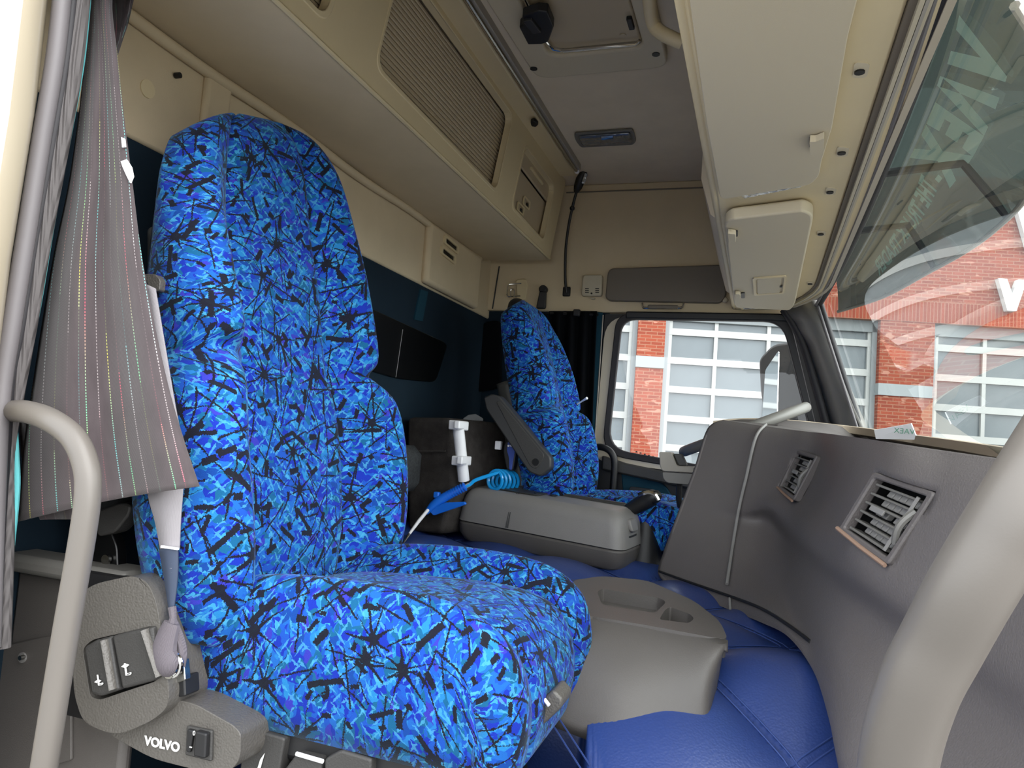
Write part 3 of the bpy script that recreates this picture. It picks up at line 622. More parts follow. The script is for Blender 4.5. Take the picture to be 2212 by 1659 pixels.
R = [[P(x, y, Y=Y) for x, y, Y in s] for s in ST]
R.append([q + V3(.05, -.22, -.01) for q in R[-1]])
def dense(R, nu=6, nv=5):
    A = [smooth_path(r, nv) for r in R]
    A = np.array(A); out = [smooth_path(list(A[:, j]), nu) for j in range(A.shape[1])]
    return np.array(out).transpose(1, 0, 2)
G = dense(R, 12, 9)
rows = []
for i, s in enumerate(G):
    top = s[0]
    f2 = V3(min(wsx(min(max(top[1],.9),2.9), .98)-.03, top[0]+.5), top[1], top[2]-.06); f1 = (top+f2)/2 + V3(0,0,.0)
    end = s[-1]
    rows.append([f2, f1, top + V3(.03,.005,-.004)] + list(s) + [end + V3(.05,.03,-.01), V3(.5, end[1]+.02, min(end[2], .5))])
VENTS = [[(1890,1020,1.355),(2025,1065,1.222),(1921,1222,1.255),(1813,1146,1.385)], [(1722,972,2.155),(1768,985,2.025),(1716,1082,2.035),(1682,1056,2.165)]]
def to_px(q):
    c_ = RW.T @ (np.array(q)-CAM); return np.array((PCX+FOC*c_[0]/c_[2], PCY+FOC*c_[1]/c_[2]))
def in_quad(p, qd):
    s = [np.cross(np.array(qd[(i+1)%4][:2])-np.array(qd[i][:2]), p-np.array(qd[i][:2])) for i in range(4)]
    return all(x > 0 for x in s) or all(x < 0 for x in s)
VQ = []
for vq in VENTS:
    c_ = np.mean([q[:2] for q in vq], 0); VQ.append([c_+(np.array(q[:2])-c_)*.94 for q in vq])
dv, df = g_grid(rows)
df = [f for f in df if not any(in_quad(to_px(sum(np.array(dv[i]) for i in f)/4), q) for q in VQ)]   # openings for the vents
mk('body', dv, df, M['dash'], ds, solid=.012, sub=0, ang=70)
mk('end_panel', *g_prism(rows[-1], (0,-.006,0)), M['dash'], ds, smooth=False)
# driver side cheek that closes the centre stack
L = rows[0]
mk('cheek', *g_grid([[q, q + V3(.03,.05,0), q + V3(.16,.11,0)] for q in L]), M['dashlow'], ds, solid=.01)
# vertical seam trim and horizontal lower seam
tr = [P(1655,916,Y=2.262),P(1632,946,Y=2.236),P(1612,1030,Y=2.226),P(1597,1095,Y=2.216),P(1584,1170,Y=2.185),P(1570,1262,Y=2.07)]
mk('seam_trim', *g_tube(smooth_path(tr, 6), .0045, 8), M['greytrim'], ds)
mk('seam_trim', *g_tube([P(1576,1292,Y=2.02), P(1578,1325,Y=1.975)], .0035, 8), M['greytrim'], ds)
lo = [P(1424,1234,Y=2.245),P(1490,1258,Y=2.14),P(1566,1284,Y=2.045),P(1640,1312,Y=1.868),P(1700,1348,Y=1.668),P(1750,1386,Y=1.535)]
mk('lower_seam', *g_tube(smooth_path(lo, 6), .0035, 6), M['black'], ds)
# lower skirt panel standing on the tunnel
# beige cowl strip under the windscreen
cw = [(1540,909,2.44),(1600,903,2.47),(1680,905,2.5),(1760,912,2.55),(1860,924,2.55),(1960,938,2.25),(2060,951,1.98),(2150,964,1.76),(2300,985,1.48),(2700,1030,1.0)]
cs = [P(x, y, Y=Y) for x, y, Y in cw]
cp = smooth_path(cs, 5)
mk('cowl_strip', *g_loft([[q, q+V3(.03,.01,0), q+V3(.03,.01,-.03), q+V3(0,0,-.022)] for q in cp]), M['beigestrip'], ds, bevel=.003)
mk('cowl_panel', *g_grid([[q+V3(.02,.01,-.006), V3(max(wsx(min(max(q[1],.9),2.9),1.0), q[0]+.05), q[1]+.02, 1.0)] for q in cp]), M['dashlow'], ds, solid=.006)
def vent(cor, nm, label):
    c = [P(x, y, Y=Y) for x, y, Y in cor]     # TL TR BR BL
    u = unit((c[1]-c[0])+(c[2]-c[3])); dn = unit((c[3]-c[0])+(c[2]-c[1])); nr = unit(np.cross(dn, u)); dn = unit(np.cross(u, nr))
    ctr = sum(c)/4
    if nr @ (CAM-ctr) < 0: nr = -nr
    o = mk('air_vent', *g_ring(rpoly([q + nr*.004 for q in c], .008), rpoly([ctr+(q-ctr)*.84+nr*.004 for q in c], .005), -nr*.02), M['dash'], ds, bevel=.003, label=label)
    wl = [[ctr+(q-ctr)*s_+nr*h for q in c] for s_, h in ((.93,.0),(.90,-.045),(.02,-.046))]
    mk('vent_well', *g_loft(wl, cap=False), M['black'], o, smooth=False)
    def bp(a, b, h): # bilinear on vent plane
        return (c[0]*(1-a)*(1-b)+c[1]*a*(1-b)+c[2]*a*b+c[3]*(1-a)*b) + nr*h
    for k in range(6):
        b = .14 + .72*(k/5)
        p0, p1 = bp(.10, b, -.002), bp(.80, b, -.002)
        mk('slat', *g_prism([p0, p1, p1-nr*.022, p0-nr*.022], dn*.004), M['grey_plastic'], o, bevel=.001, seg=1)
    for k in range(5):
        b0 = .14 + .72*((k+.18)/5); b1 = .14 + .72*((k+.86)/5)
        for j in range(5):
            if k == 2 and j == 2: continue
            a0 = .26 + .105*j; a1 = a0 + .095
            mk('vane', *g_prism([bp(a0,b0,-.014), bp(a1,b0,-.014), bp(a1,b1,-.012), bp(a0,b1,-.012)], -nr*.012), M['greytrim'], o, bevel=.0015, seg=1)
    mk('slider', *g_prism([bp(.26,.44,-.002), bp(.5,.44,-.002), bp(.5,.52,-.002), bp(.26,.52,-.002)], nr*.004), M['greytrim'], o, bevel=.001)
    w = [bp(.86, t, -.004) - nr*0 for t in np.linspace(.3, .74, 9)]
    w = [q + nr*.010*math.sin(math.pi*i/8) for i, q in enumerate(w)]
    mk('thumb_wheel', *g_tube(w, .006, 8), M['grey_plastic'], o)
    mk('worn_edge', *g_tube([bp(-.02,.98,.004), bp(.5,1.01,.005), bp(.98,1.02,.004)], .0035, 6), M['worn'], o)
    mk('side_rail', *g_tube([bp(.815,.12,0), bp(.815,.88,0)], .003, 6), M['greytrim'], o)
vent(VENTS[0], 'a', 'square air vent nearest the door')
vent(VENTS[1], 'b', 'square air vent beside the centre console')
cd = thing('permit_card', 'white printed card leaning inside the windscreen bottom', 'card', P(1935,935,Y=2.25))
mk('card', *g_prism([P(1888,929,Y=2.28),P(1968,915,Y=2.2),P(1982,950,Y=2.2),P(1892,948,Y=2.28)], (.002,.001,.001)), M['white'], cd, smooth=False)
# ------------------------------------------------------------------ steering wheel
sw = thing('steering_wheel', 'dark grey steering wheel behind the centre stack', 'steering wheel', (-.06, 2.68, 1.08))
a = unit(P(1740,880,Y=2.68)-P(1478,975,Y=2.68)); c = (P(1740,880,Y=2.68)+P(1478,975,Y=2.68))/2
b = unit(V3(.02, 1, .05)); b = unit(b-(b@a)*a); nw = np.cross(a, b); rw = .215
mk('rim', *g_tube([c+rw*(math.cos(t)*a+math.sin(t)*b) for t in np.linspace(0,2*math.pi,48,endpoint=False)], .018, 12, True), M['grey_plastic'], sw)
if nw[2] < 0: nw = -nw
mk('hub', *g_disc(c-nw*.06, nw, .085, .045, 24), M['charcoal'], sw, bevel=.012)
for t in (.3, math.pi-.3, -math.pi/2): mk('spoke', *g_tube([c-nw*.04+.05*(math.cos(t)*a+math.sin(t)*b), c+.205*(math.cos(t)*a+math.sin(t)*b)], [.02,.013], 8, flat=.5), M['charcoal'], sw)
mk('column', *g_tube([c-nw*.05, c-nw*.16+V3(.08,0,-.02), c-nw*.25+V3(.22,0,-.06)], .045, 14), M['black'], sw)
# two-tone holder beside the wheel
hb = thing('cup_holder', 'beige and grey holder on a stalk beside the steering wheel', 'cup holder', P(1465,1060,Y=2.5))
mk('upper_shell', *g_prism(px_poly([(1424,976),(1450,977),(1462,1006),(1500,1008),(1498,1022),(1430,1018),(1425,1005)], [4,4,4,3,3,6,6], Y=2.47), (0,.08,0)), M['grey_light'], hb, bevel=.006)
mk('lower_shell', *g_prism(px_poly([(1430,1019),(1498,1023),(1490,1048),(1440,1043),(1432,1034)], [3,3,8,10,5], Y=2.475), (0,.07,0)), M['grey_plastic'], hb, bevel=.006)
mk('clamp', *g_prism(px_poly([(1454,980),(1472,980),(1484,1006),(1466,1006)], 4, Y=2.49), (0,.05,0)), M['charcoal'], hb, bevel=.004)
mk('stalk', *g_tube([P(1468,1040,Y=2.51), P(1466,1075,Y=2.51), P(1475,1130,Y=2.52)], .010, 8), M['black'], hb)
# ------------------------------------------------------------------ tunnel cover
def tz(X, Y):
    z = .615 - .04*(X+.4)
    t = 1.52 - Y
    if t > -.06:
        s = t + .06; z -= .45*(s*s/.24 if s < .12 else s-.06)
    return z
def PT(x, y, up=0.0):
    d = ray(x, y); lo_, hi_ = .3, 6.0
    ts = np.linspace(.3, 5, 1200)/1600*1.0
    best = None
    for t in np.linspace(.4, 4.5, 1600):
        q = CAM + d*(t/1600)
        if q[2] <= tz(q[0], q[1]) + up: return q
    return q
tn = thing('tunnel_cover', 'blue diamond quilted leatherette cover over the engine tunnel', 'tunnel cover', (-.3, 1.9, .3))
nx, ny = 150, 170; V, F = [], []
xs = np.linspace(-1.19, .42, nx)
def puff(X, Y):
    a = (X+Y)/.425 - .318; b = (X-Y)/.425 - .06
    da = abs(a-round(a))*.425/1.414; db = abs(b-round(b))*.425/1.414; d = min(da, db)
    s_ = abs(math.sin(math.pi*a)*math.sin(math.pi*b)); return .042*s_**.55 + (.0025 if .006 < d < .012 else 0)
sk = []
for i, X in enumerate(xs):
    y0 = 1.06 if X > -.2 else 1.47 if X < -.3 else 1.06 + .41*((-.2-X)/.1)
    col = [V3(X, y0-.01, .2)] + [V3(X, Y, tz(X, Y) - .012 + puff(X, Y)) for Y in np.linspace(y0, 2.99, ny)] + [V3(X, 3.0, .2)]
    sk.append(col)
mk('quilt', *g_grid(sk), M['quilt'], tn, solid=.004, ang=180)
# visible stitch runs
for sgn in (1, -1):
    for k in range(-9, 9):
        pts = []
        for Y in np.linspace(1.08, 2.95, 150):
            X = ((k+.318)*.425 - Y) if sgn > 0 else ((k+.06)*.425 + Y)
            y0 = 1.06 if X > -.2 else 1.47
            if -1.15 < X < .3 and Y > y0+.01: pts.append(V3(X, Y, 0))
        if len(pts) > 6 and (sgn > 0 or True):
            off = unit(V3(1, sgn, 0))*.008
            def on_q(q): return V3(q[0], q[1], tz(q[0], q[1]) - .0112 + puff(q[0], q[1]))
            mk('stitching', *g_join(g_tube([on_q(q+off) for q in pts], .0016, 5), g_tube([on_q(q-off) for q in pts], .0016, 5)), M['stitch'], tn)
# ------------------------------------------------------------------ moulded tray on the tunnel
ty = thing('moulded_tray', 'dark grey moulded storage tray draped over the blue tunnel cover', 'tray', (-.2, 1.6, .55))
ZT = .662
to = px_poly([(1225,1330),(1235,1254),(1300,1244),(1400,1254),(1500,1298),(1556,1342),(1572,1380),(1540,1377),(1400,1351),(1278,1331)], [4,14,20,20,20,20,10,20,10,4], Z=ZT)
h1 = px_poly([(1290,1278),(1300,1272),(1425,1292),(1440,1300),(1415,1324),(1300,1306)], 8, Z=ZT)
h2 = px_poly([(1436,1318),(1446,1311),(1490,1326),(1500,1336),(1488,1346),(1424,1338)], 6, Z=ZT)
mk('top', *g_holes(to, [h1, h2], (0,0,-.035)), M['box_grey'], ty, smooth=False)
mk('pocket', *g_prism(px_poly([(1270,1262),(1445,1285),(1505,1330),(1495,1352),(1270,1318)], 10, Z=ZT), (0,0,.006)), M['box_grey'], ty).location.z -= .034
cols = [((1200,1322),(1190,1545)),((1278,1331),(1262,1572)),((1340,1341),(1330,1602)),((1390,1349),(1380,1604)),((1440,1357),(1440,1592)),((1490,1367),(1505,1587)),((1525,1375),(1530,1572)),((1556,1383),(1540,1525)),((1572,1386),(1550,1480))]
gr = []
for a_, b_ in cols:
    T = P(*a_, Z=ZT); Bm = PT(*b_, up=.004)
    gr.append([T + V3(0,.012,0), T + V3(0,-.004,-.006)] + [T*(1-t)+Bm*t + V3(0,-.022,.018)*math.sin(math.pi*min(t*1.1,1))**.8 for t in (.12,.3,.5,.7,.85)] + [Bm + V3(0,0,.004), Bm + V3(0,.004,-.02)])
gr = np.array([smooth_path([g[j] for g in gr], 3) for j in range(len(gr[0]))])
mk('apron', *g_grid(gr), M['box_grey'], ty, solid=.012, ang=180)
# ------------------------------------------------------------------ seats
def padded(stations, Yc, sgn=1, nf=44, groove=.5, dense_n=5, v0=0.0, zbot=None):
    """stations: (X, z, half width, bolster, thickness, edge radius) along a path; returns verts, faces, uv"""
    S = np.array(smooth_path([np.array(s, float) for s in stations], dense_n))
    loops, uvs = [], []; vlen = v0
    for i, s in enumerate(S):
        X, z, w, bo, t, er = s
        d = unit(S[min(i+1,len(S)-1)][:2] - S[max(i-1,0)][:2]); n = np.array((d[1], -d[0]))*sgn
        if i: vlen += np.linalg.norm(S[i][:2]-S[i-1][:2])
        L, U = [], []; arc = 0; prev = None
        for k in range(nf+1):
            q = -1 + 2*k/nf; aq = abs(q)
            e = max(0, (aq-(1-er/w))/(er/w)) if er < w else aq
            sm = min(1, max(0, (aq-groove)/(.34))); sm = sm*sm*(3-2*sm)
            h = bo*sm - .011*math.exp(-((aq-groove)/.035)**2) - er*(1-math.sqrt(max(0, 1-min(e,1)**2)))
            yy = w*q
            p = np.array((X+n[0]*h, Yc+yy, z+n[1]*h)); L.append(p)
            if prev is not None: arc += np.linalg.norm(p-prev)
            prev = p; U.append(arc)
        mid = U[nf//2]; U = [u-mid for u in U]
        hb = -t; edge = bo - er
        for k in range(1, 5):
            f = k/4; hh = edge*(1-f) + (hb)*f; L.append(np.array((X+n[0]*hh, Yc+w*(1-.12*f*f), z+n[1]*hh))); U.append(U[nf]+ (edge-hb)*f)
        for k in range(1, 8):
            q = 1-2*k/8; L.append(np.array((X+n[0]*hb, Yc+w*.88*q, z+n[1]*hb))); U.append(U[nf]+.2)
        for k in range(0, 4):
            f = 1-k/4; hh = edge*(1-f) + hb*f; L.append(np.array((X+n[0]*hh, Yc-w*(1-.12*f*f), z+n[1]*hh))); U.append(U[0]-(edge-hb)*f)
        if zbot is not None:
            a0, b0 = L[0], L[nf]
            for k in range(1, 5): f = k/4; L[nf+k] = np.array((b0[0]*(1-f)+min(X, -.31)*f if sgn else 0, Yc+w*(1-.10*f*f), b0[2]*(1-f)+min(zbot, z)*f))
            for k in range(1, 8): L[nf+4+k] = np.array((min(X, -.31), Yc+w*.9*(1-2*k/8), min(zbot, z)))
            for k in range(0, 4): f = 1-k/4; L[nf+12+k] = np.array((a0[0]*(1-f)+min(X, -.31)*f, Yc-w*(1-.10*f*f), a0[2]*(1-f)+min(zbot, z)*f))
        loops.append(L); uvs += [(u, vlen) for u in U]
    V, F = g_loft(loops)
    return V, F, uvs
def build_seat(name, label, Yc, back, cush, fab, lean=0.0):
    st = thing(name, label, 'seat', (back[0][0], Yc, .12))
    v, f, uv = padded(cush, Yc, -1, v0=.5, groove=.52, zbot=.545 if Yc < 2 else None)
    cu = mk('cushion', v, f, fab, st, uv=uv, ang=180)
    v, f, uv = padded(back, Yc, 1)
    v = [np.array((q[0], q[1] + lean*.25*max(0, q[2]-1.2), q[2] + lean*(q[1]-Yc)*min(1, max(0, (q[2]-1.15)/.35)))) for q in np.array(v, float)]
    bk = mk('backrest', v, f, fab, st, uv=uv, ang=180)
    # rear shell
    sh_ = [(b[0]-.055-.3*b[4], b[1]-.04, b[2]*.72, 0, b[4]*.5+.02, .03) for b in back[1:-5]]
    v, f, _ = padded(sh_, Yc, 1, nf=16); mk('rear_shell', v, f, M['seatshell'], st, ang=180)
    return st, bk, cu
SY = 1.19
bk1 = [(-.79,.66,.265,.055,.10,.06),(-.785,.72,.285,.075,.11,.06),(-.79,.82,.305,.085,.12,.06),(-.81,.95,.315,.085,.12,.06),(-.83,1.04,.300,.080,.12,.06),
       (-.843,1.092,.268,.045,.12,.05),(-.846,1.105,.262,.040,.12,.05),(-.855,1.14,.268,.070,.12,.06),(-.885,1.26,.268,.060,.10,.06),(-.92,1.37,.258,.050,.08,.06),
       (-.945,1.475,.242,.035,.07,.07),(-.965,1.548,.212,.020,.065,.07),(-.985,1.592,.175,.010,.06,.07),(-1.01,1.616,.12,.0,.05,.06),(-1.035,1.62,.05,.0,.03,.04)]
cu1 = [(-.845,.655,.235,.02,.10,.05),(-.80,.70,.245,.035,.13,.05),(-.70,.722,.25,.045,.17,.055),(-.56,.730,.255,.048,.19,.055),(-.44,.733,.26,.042,.195,.06),(-.37,.724,.262,.035,.19,.06),(-.32,.698,.26,.025,.18,.06),(-.294,.650,.255,.015,.16,.06),(-.288,.595,.25,.01,.15,.06),(-.296,.540,.24,.005,.14,.05),(-.31,.515,.23,.0,.12,.05)]
s1, b1, c1 = build_seat('passenger_seat', 'blue twig patterned velour passenger seat nearest the open door', SY, bk1, cu1, M['seat'], .30)
# seam piping on bolsters (cross seam)
# base and bellows
for k in range(5):
    mk('bellows', *g_prism(rpoly([V3(-.72+.012*(k%2),SY-.17,.13+.075*k), V3(-.36-.012*(k%2),SY-.17,.13+.075*k), V3(-.36-.012*(k%2),SY+.2,.13+.075*k), V3(-.72+.012*(k%2),SY+.2,.13+.075*k)], .05), (0,0,.06)), M['black'], s1, bevel=.02, seg=3)
mk('seat_pan', *g_span(-.80,-.33,SY-.22,SY+.22,.505,.555), M['black'], s1, bevel=.01)
# front corner slide lever under the cushion
lv = mk('slide_lever', *g_prism(px_poly([(1128,1545),(1195,1490),(1216,1512),(1212,1530),(1172,1568),(1140,1562)], 8, Y=1.12), (0,.06,0)), M['module'], s1, bevel=.012, seg=3)
mk('lever_pin', *g_tube([P(1176,1511,Y=1.112),P(1186,1524,Y=1.108)], .003, 6), M['white'], lv)
# recline module on the door side
MY = .905
mo = px_poly([(150,1300),(200,1262),(285,1243),(318,1256),(338,1300),(352,1395),(366,1500),(360,1530),(330,1556),(250,1592),(178,1560),(160,1500)], [20,25,30,25,25,10,20,15,25,40,25,20], Y=MY-.03)
mb = [q + V3(-.012 if q[0] < -.9 else .008, .09, 0) for q in mo]
md = mk('side_module', *g_holes(mo, [px_poly([(178,1400),(200,1382),(330,1352),(338,1400),(344,1462),(335,1472),(215,1512),(195,1505)], [14,10,8,6,8,10,10,8], Y=MY-.03)], (0,.09,0)), M['module'], s1, bevel=.014, seg=4)
mk('module_back', *g_prism([V3(-1.0,MY+.012,.52),V3(-.80,MY+.012,.52),V3(-.80,MY+.012,.74),V3(-1.0,MY+.012,.74)], (0,.02,0)), M['black'], s1)
for pts in ([(180,1398),(205,1383),(237,1375),(256,1492),(215,1506),(196,1500)], [(240,1374),(286,1362),(329,1354),(342,1464),(330,1472),(262,1490)]):
    F_ = px_poly(pts, 5, Y=MY-.038); c = sum(F_)/len(F_)
    pd = mk('paddle', *g_loft([[c+(q-c)*1.0+V3(0,.05,0) for q in F_], [c+(q-c)*1.0+V3(0,.004,0) for q in F_], [c+(q-c)*.93 for q in F_]]), M['charcoal'], s1, bevel=.003)
    gx = pts[0][0]+.62*(pts[2][0]-pts[0][0])
    mk('ridge', *g_tube([P((pts[1][0]+pts[2][0])/2+8, pts[2][1]+6, Y=MY-.037), P((pts[3][0]+pts[4][0])/2+12, pts[3][1]-4, Y=MY-.037)], .010, 8, flat=.5), M['module'], pd)
def icon(px0, py0, s, Y, parent, up=True):
    def T(a, b): return P(px0+a*s, py0+b*s, Y=Y)
    mk('icon_back', *g_prism([T(-1,-12),T(1.2,-12),T(4,6),T(1.5,7)], (0,-.001,0)), M['icon'], parent, smooth=False)
    mk('icon_seat', *g_ring([T(1.5,7),T(4,6),T(11,4),T(12,6),T(10,9),T(2,10)], [T(3,8),T(5,7),T(10,5.6),T(10.6,6.4),T(9,7.6),T(4,8.8)], (0,-.001,0)), M['icon'], parent, smooth=False)
    y = 1 if up else -8
    mk('icon_arrow', *g_prism([T(-6,y+2),T(-1,y-2),T(-.5,y+4)], (0,-.001,0)), M['icon'], parent, smooth=False)
    mk('icon_arrow', *g_prism([T(8,y-1),T(3,y-3),T(3.5,y+3)], (0,-.001,0)), M['icon'], parent, smooth=False)
icon(211,1470,1.05,MY-.040,s1,True); icon(270,1447,1.2,MY-.040,s1,False)
# lettered side console with rocker switch
sc_ = mk('side_console', *g_prism(px_poly([(230,1585),(345,1545),(372,1510),(420,1520),(505,1568),(520,1585),(518,1640),(500,1665),(440,1668),(330,1640)], [20,20,10,20,20,10,15,15,30,30], Y=MY-.005), (0,.10,0)), M['module'], s1, bevel=.012, seg=4)
swt = mk('switch_bezel', *g_prism(px_poly([(409,1565),(464,1576),(462,1642),(406,1628)], 4, Y=MY-.004), (0,-.006,0)), M['charcoal'], sc_, bevel=.002)
mk('rocker', *g_prism(px_poly([(432,1574),(456,1580),(453,1634),(428,1628)], 5, Y=MY-.009), (0,-.010,0)), M['black'], swt, bevel=.004, seg=3)
mk('rocker_edge', *g_prism(px_poly([(411,1572),(424,1576),(416,1624),(408,1620)], 4, Y=MY-.009), (0,-.006,0)), M['black'], swt, bevel=.003)
# front paddles under the cushion
for pts in ([(520,1640),(560,1580),(615,1595),(600,1680),(515,1690)], [(612,1665),(640,1628),(695,1640),(690,1700),(610,1700)], [(700,1640),(735,1620),(802,1640),(800,1700),(700,1700)]):
    mk('front_paddle', *g_prism(px_poly(pts, 8, Y=.955), (0,.08,0)), M['charcoal'], s1, bevel=.008, seg=3)
mk('spring', *g_tube([P(640,1628,Y=.952),P(698,1645,Y=.952)], .003, 6), M['white'], s1)
mk('icon_back', *g_prism([P(563,1640,Y=.953),P(572,1627,Y=.953),P(566,1648,Y=.953),P(560,1670,Y=.953),P(555,1665,Y=.953)], (0,-.001,0)), M['icon'], s1, smooth=False)
# belt guide on shoulder, side hip shield, far side rail trim
mk('shoulder_guide', *g_prism(px_poly([(310,592),(335,592),(346,605),(344,628),(330,630),(320,618)], 5, Y=.915), (0,.03,0)), M['module'], s1, bevel=.006)
mk('hip_shield', *g_prism(px_poly([(205,1105),(262,1085),(282,1092),(278,1112),(248,1150),(210,1160)], 10, Y=.95), (0,.03,0)), M['charcoal'], s1, bevel=.006)
mk('rear_bracket', *g_prism(px_poly([(190,1130),(236,1140),(252,1180),(256,1262),(190,1262)], [4,12,12,4,4], Y=.97), (0,.02,0)), M['blackglass'], s1, bevel=.004)
mk('bracket_screw', *g_disc(P(233,1208,Y=.968), (0,-1,0), .008, .006), M['steel'], s1)
arc = [P(800,1152,Y=1.62),P(822,1160,Y=1.6),P(842,1180,Y=1.58),P(856,1212,Y=1.56)]
mk('rail_trim', *g_tube(smooth_path(arc, 5), .012, 8, flat=2.2), M['grey_light'], s1)
mk('far_shield', *g_prism(px_poly([(838,1010),(852,1050),(846,1068),(822,1080),(826,1030)], 5, Y=1.66), (0,.03,0)), M['grey_plastic'], s1, bevel=.005)
# ------------------------------------------------------------------ driver seat
DY = 2.66
bk2 = [(-.665,.76,.20,.05,.10,.05),(-.66,.82,.235,.07,.10,.05),(-.668,.92,.262,.075,.11,.05),(-.69,1.02,.262,.075,.11,.05),(-.705,1.08,.245,.065,.11,.05),(-.715,1.112,.222,.035,.11,.045),(-.72,1.13,.222,.05,.11,.05),(-.755,1.25,.215,.05,.11,.05),(-.79,1.36,.215,.035,.10,.05),(-.815,1.43,.205,.02,.09,.05),(-.835,1.485,.17,.01,.08,.05),(-.855,1.512,.11,.0,.05,.04),(-.875,1.518,.04,.0,.03,.03)]
cu2 = [(-.70,.76,.22,.02,.08,.05),(-.62,.79,.235,.03,.12,.05),(-.45,.805,.245,.03,.14,.05),(-.30,.81,.25,.02,.14,.05),(-.22,.795,.25,.01,.12,.05),(-.185,.75,.245,.01,.09,.05),(-.185,.70,.235,0,.07,.05),(-.20,.66,.22,0,.05,.04)]
s2, b2, c2 = build_seat('driver_seat', 'blue twig patterned driver seat with dark armrest beside the side window', DY, bk2, cu2, M['seat2'])
for k in range(5):
    mk('bellows', *g_prism(rpoly([V3(-.62+.012*(k%2),DY-.17,.13+.1*k), V3(-.26-.012*(k%2),DY-.17,.13+.1*k), V3(-.26-.012*(k%2),DY+.17,.13+.1*k), V3(-.62+.012*(k%2),DY+.17,.13+.1*k)], .05), (0,0,.085)), M['black'], s2, bevel=.02, seg=3)
ar = mk('armrest', *g_prism(px_poly([(1044,858),(1062,851),(1078,855),(1190,988),(1190,1012),(1168,1030),(1142,1020),(1050,885)], [5,5,6,8,6,8,8,5], Y=2.36), (0,.055,0)), M['armrest'], s2, bevel=.005, seg=2)
mk('armrest_face', *g_prism(px_poly([(1072,868),(1080,866),(1178,984),(1160,1014),(1146,1008)], [4,6,8,8,8], Y=2.362), (0,-.004,0)), M['charcoal'], ar, bevel=.002)
mk('pivot_hole', *g_disc(P(1157,998,Y=2.358), (0,-1,0), .012, .002, 16), M['blackglass'], ar)
mk('pull_tie', *g_tube([P(1247,873,Y=2.62),P(1258,866,Y=2.6),P(1268,860,Y=2.58)], [.003,.003,.005], 6), M['white'], s2)
mk('headrest_back', *g_sphere((-.885,DY-.02,1.475), (.03,.12,.05)), M['black'], s2)
# ------------------------------------------------------------------ text helper
def text_mesh(s, size, extrude=.0, bold=0.0, shear=0.0):
    cu = bpy.data.curves.new('lettering', 'FONT'); cu.body = s; cu.size = size; cu.extrude = extrude; cu.offset = bold; cu.align_x = 'LEFT'; cu.shear = shear
    o = bpy.data.objects.new('lettering', cu); COL.objects.link(o)
    dg = bpy.context.evaluated_depsgraph_get(); dg.update()
    me = bpy.data.meshes.new_from_object(o.evaluated_get(dg))
    V = [np.array(v.co) for v in me.vertices]; F = [tuple(p.vertices) for p in me.polygons]
    bpy.data.objects.remove(o); bpy.data.curves.remove(cu); bpy.data.meshes.remove(me)
    return V, F
def place_text(s, size, org, u, v, **k):
    V, F = text_mesh(s, size, **k); u, v = np.array(u, float), np.array(v, float); w = unit(np.cross(u, v))
    return [org + q[0]*u + q[1]*v + q[2]*w for q in V], F
o_ = P(312,1608,Y=MY-.007); u_ = unit(P(372,1621,Y=MY-.007)-o_); v_ = unit(V3(0,0,1)-(u_[2])*u_)
mk('lettering', *place_text('VOLVO', .0175, o_, u_*1.08, v_, bold=.0006, extrude=.0004), M['icon'], sc_, smooth=False)
o_ = P(416,1588,Y=MY-.0165); mk('switch_mark', *place_text('0', .009, o_, u_, v_, extrude=.0003), M['icon'], sc_, smooth=False)
mk('switch_mark', *g_box(P(412,1614,Y=MY-.0165), (.004,.001,.0012)), M['icon'], sc_, smooth=False)
o_ = P(1955,940,Y=2.19); mk('print', *place_text('VAEX', .02, P(1976,939,Y=2.195), unit(P(1955,937,Y=2.2)-P(1976,939,Y=2.195))*1.0, V3(0,0,1), extrude=.0003), M['cardprint'], cd, smooth=False)
# ------------------------------------------------------------------ seat belt
bl = thing('seat_belt', 'grey seat belt webbing hanging beside the passenger seat', 'seat belt', P(372,1440,Y=.89))
def ribbon(name, L, Rr, m, par, th=.003):
    rows = [[a, (a+b)/2, b] for a, b in zip(smooth_path(L, 5), smooth_path(Rr, 5))]
    return mk(name, *g_grid(rows), m, par, solid=th, ang=180)
ribbon('webbing', [P(312,612,Y=.885),P(322,700,Y=.88),P(332,850,Y=.875),P(330,1000,Y=.872),P(318,1060,Y=.872),P(335,1130,Y=.875),P(346,1190,Y=.88)], [P(334,622,Y=.885),P(345,690,Y=.88),P(372,850,Y=.875),P(398,1000,Y=.872),P(393,1060,Y=.872),P(388,1130,Y=.875),P(386,1185,Y=.88)], M['belt'], bl)
ribbon('label_section', [P(346,1186,Y=.88),P(354,1230,Y=.884),P(362,1280,Y=.888),P(368,1320,Y=.89)], [P(386,1182,Y=.88),P(386,1230,Y=.884),P(382,1280,Y=.888),P(376,1320,Y=.89)], M['belt_label'], bl)
for i in range(6):
    mk('label_print', *g_box(P(366+.9*i,1216+9*i,Y=.8805+.0008*i), (.009-.0008*i,.0012,.0016+.0015*(i in (1,2)))), M['belt'], bl, smooth=False)
mk('label_edge', *g_box(P(367,1183,Y=.876), (.03,.004,.003)), M['white'], bl)
mk('twist', *g_tube([P(372,1312,Y=.888),P(374,1335,Y=.885),P(372,1352,Y=.88)], [.006,.005,.008], 8), M['belt_dark'], bl)
lp_ = smooth_path([P(372,1345,Y=.88),P(358,1385,Y=.876),P(354,1415,Y=.874),P(366,1436,Y=.872),P(380,1440,Y=.878)], 5)
mk('loop', *g_tube(lp_, [.008+.005*math.sin(math.pi*i/(len(lp_)-1)) for i in range(len(lp_))], 10, flat=1.6), M['belt_dark'], bl)
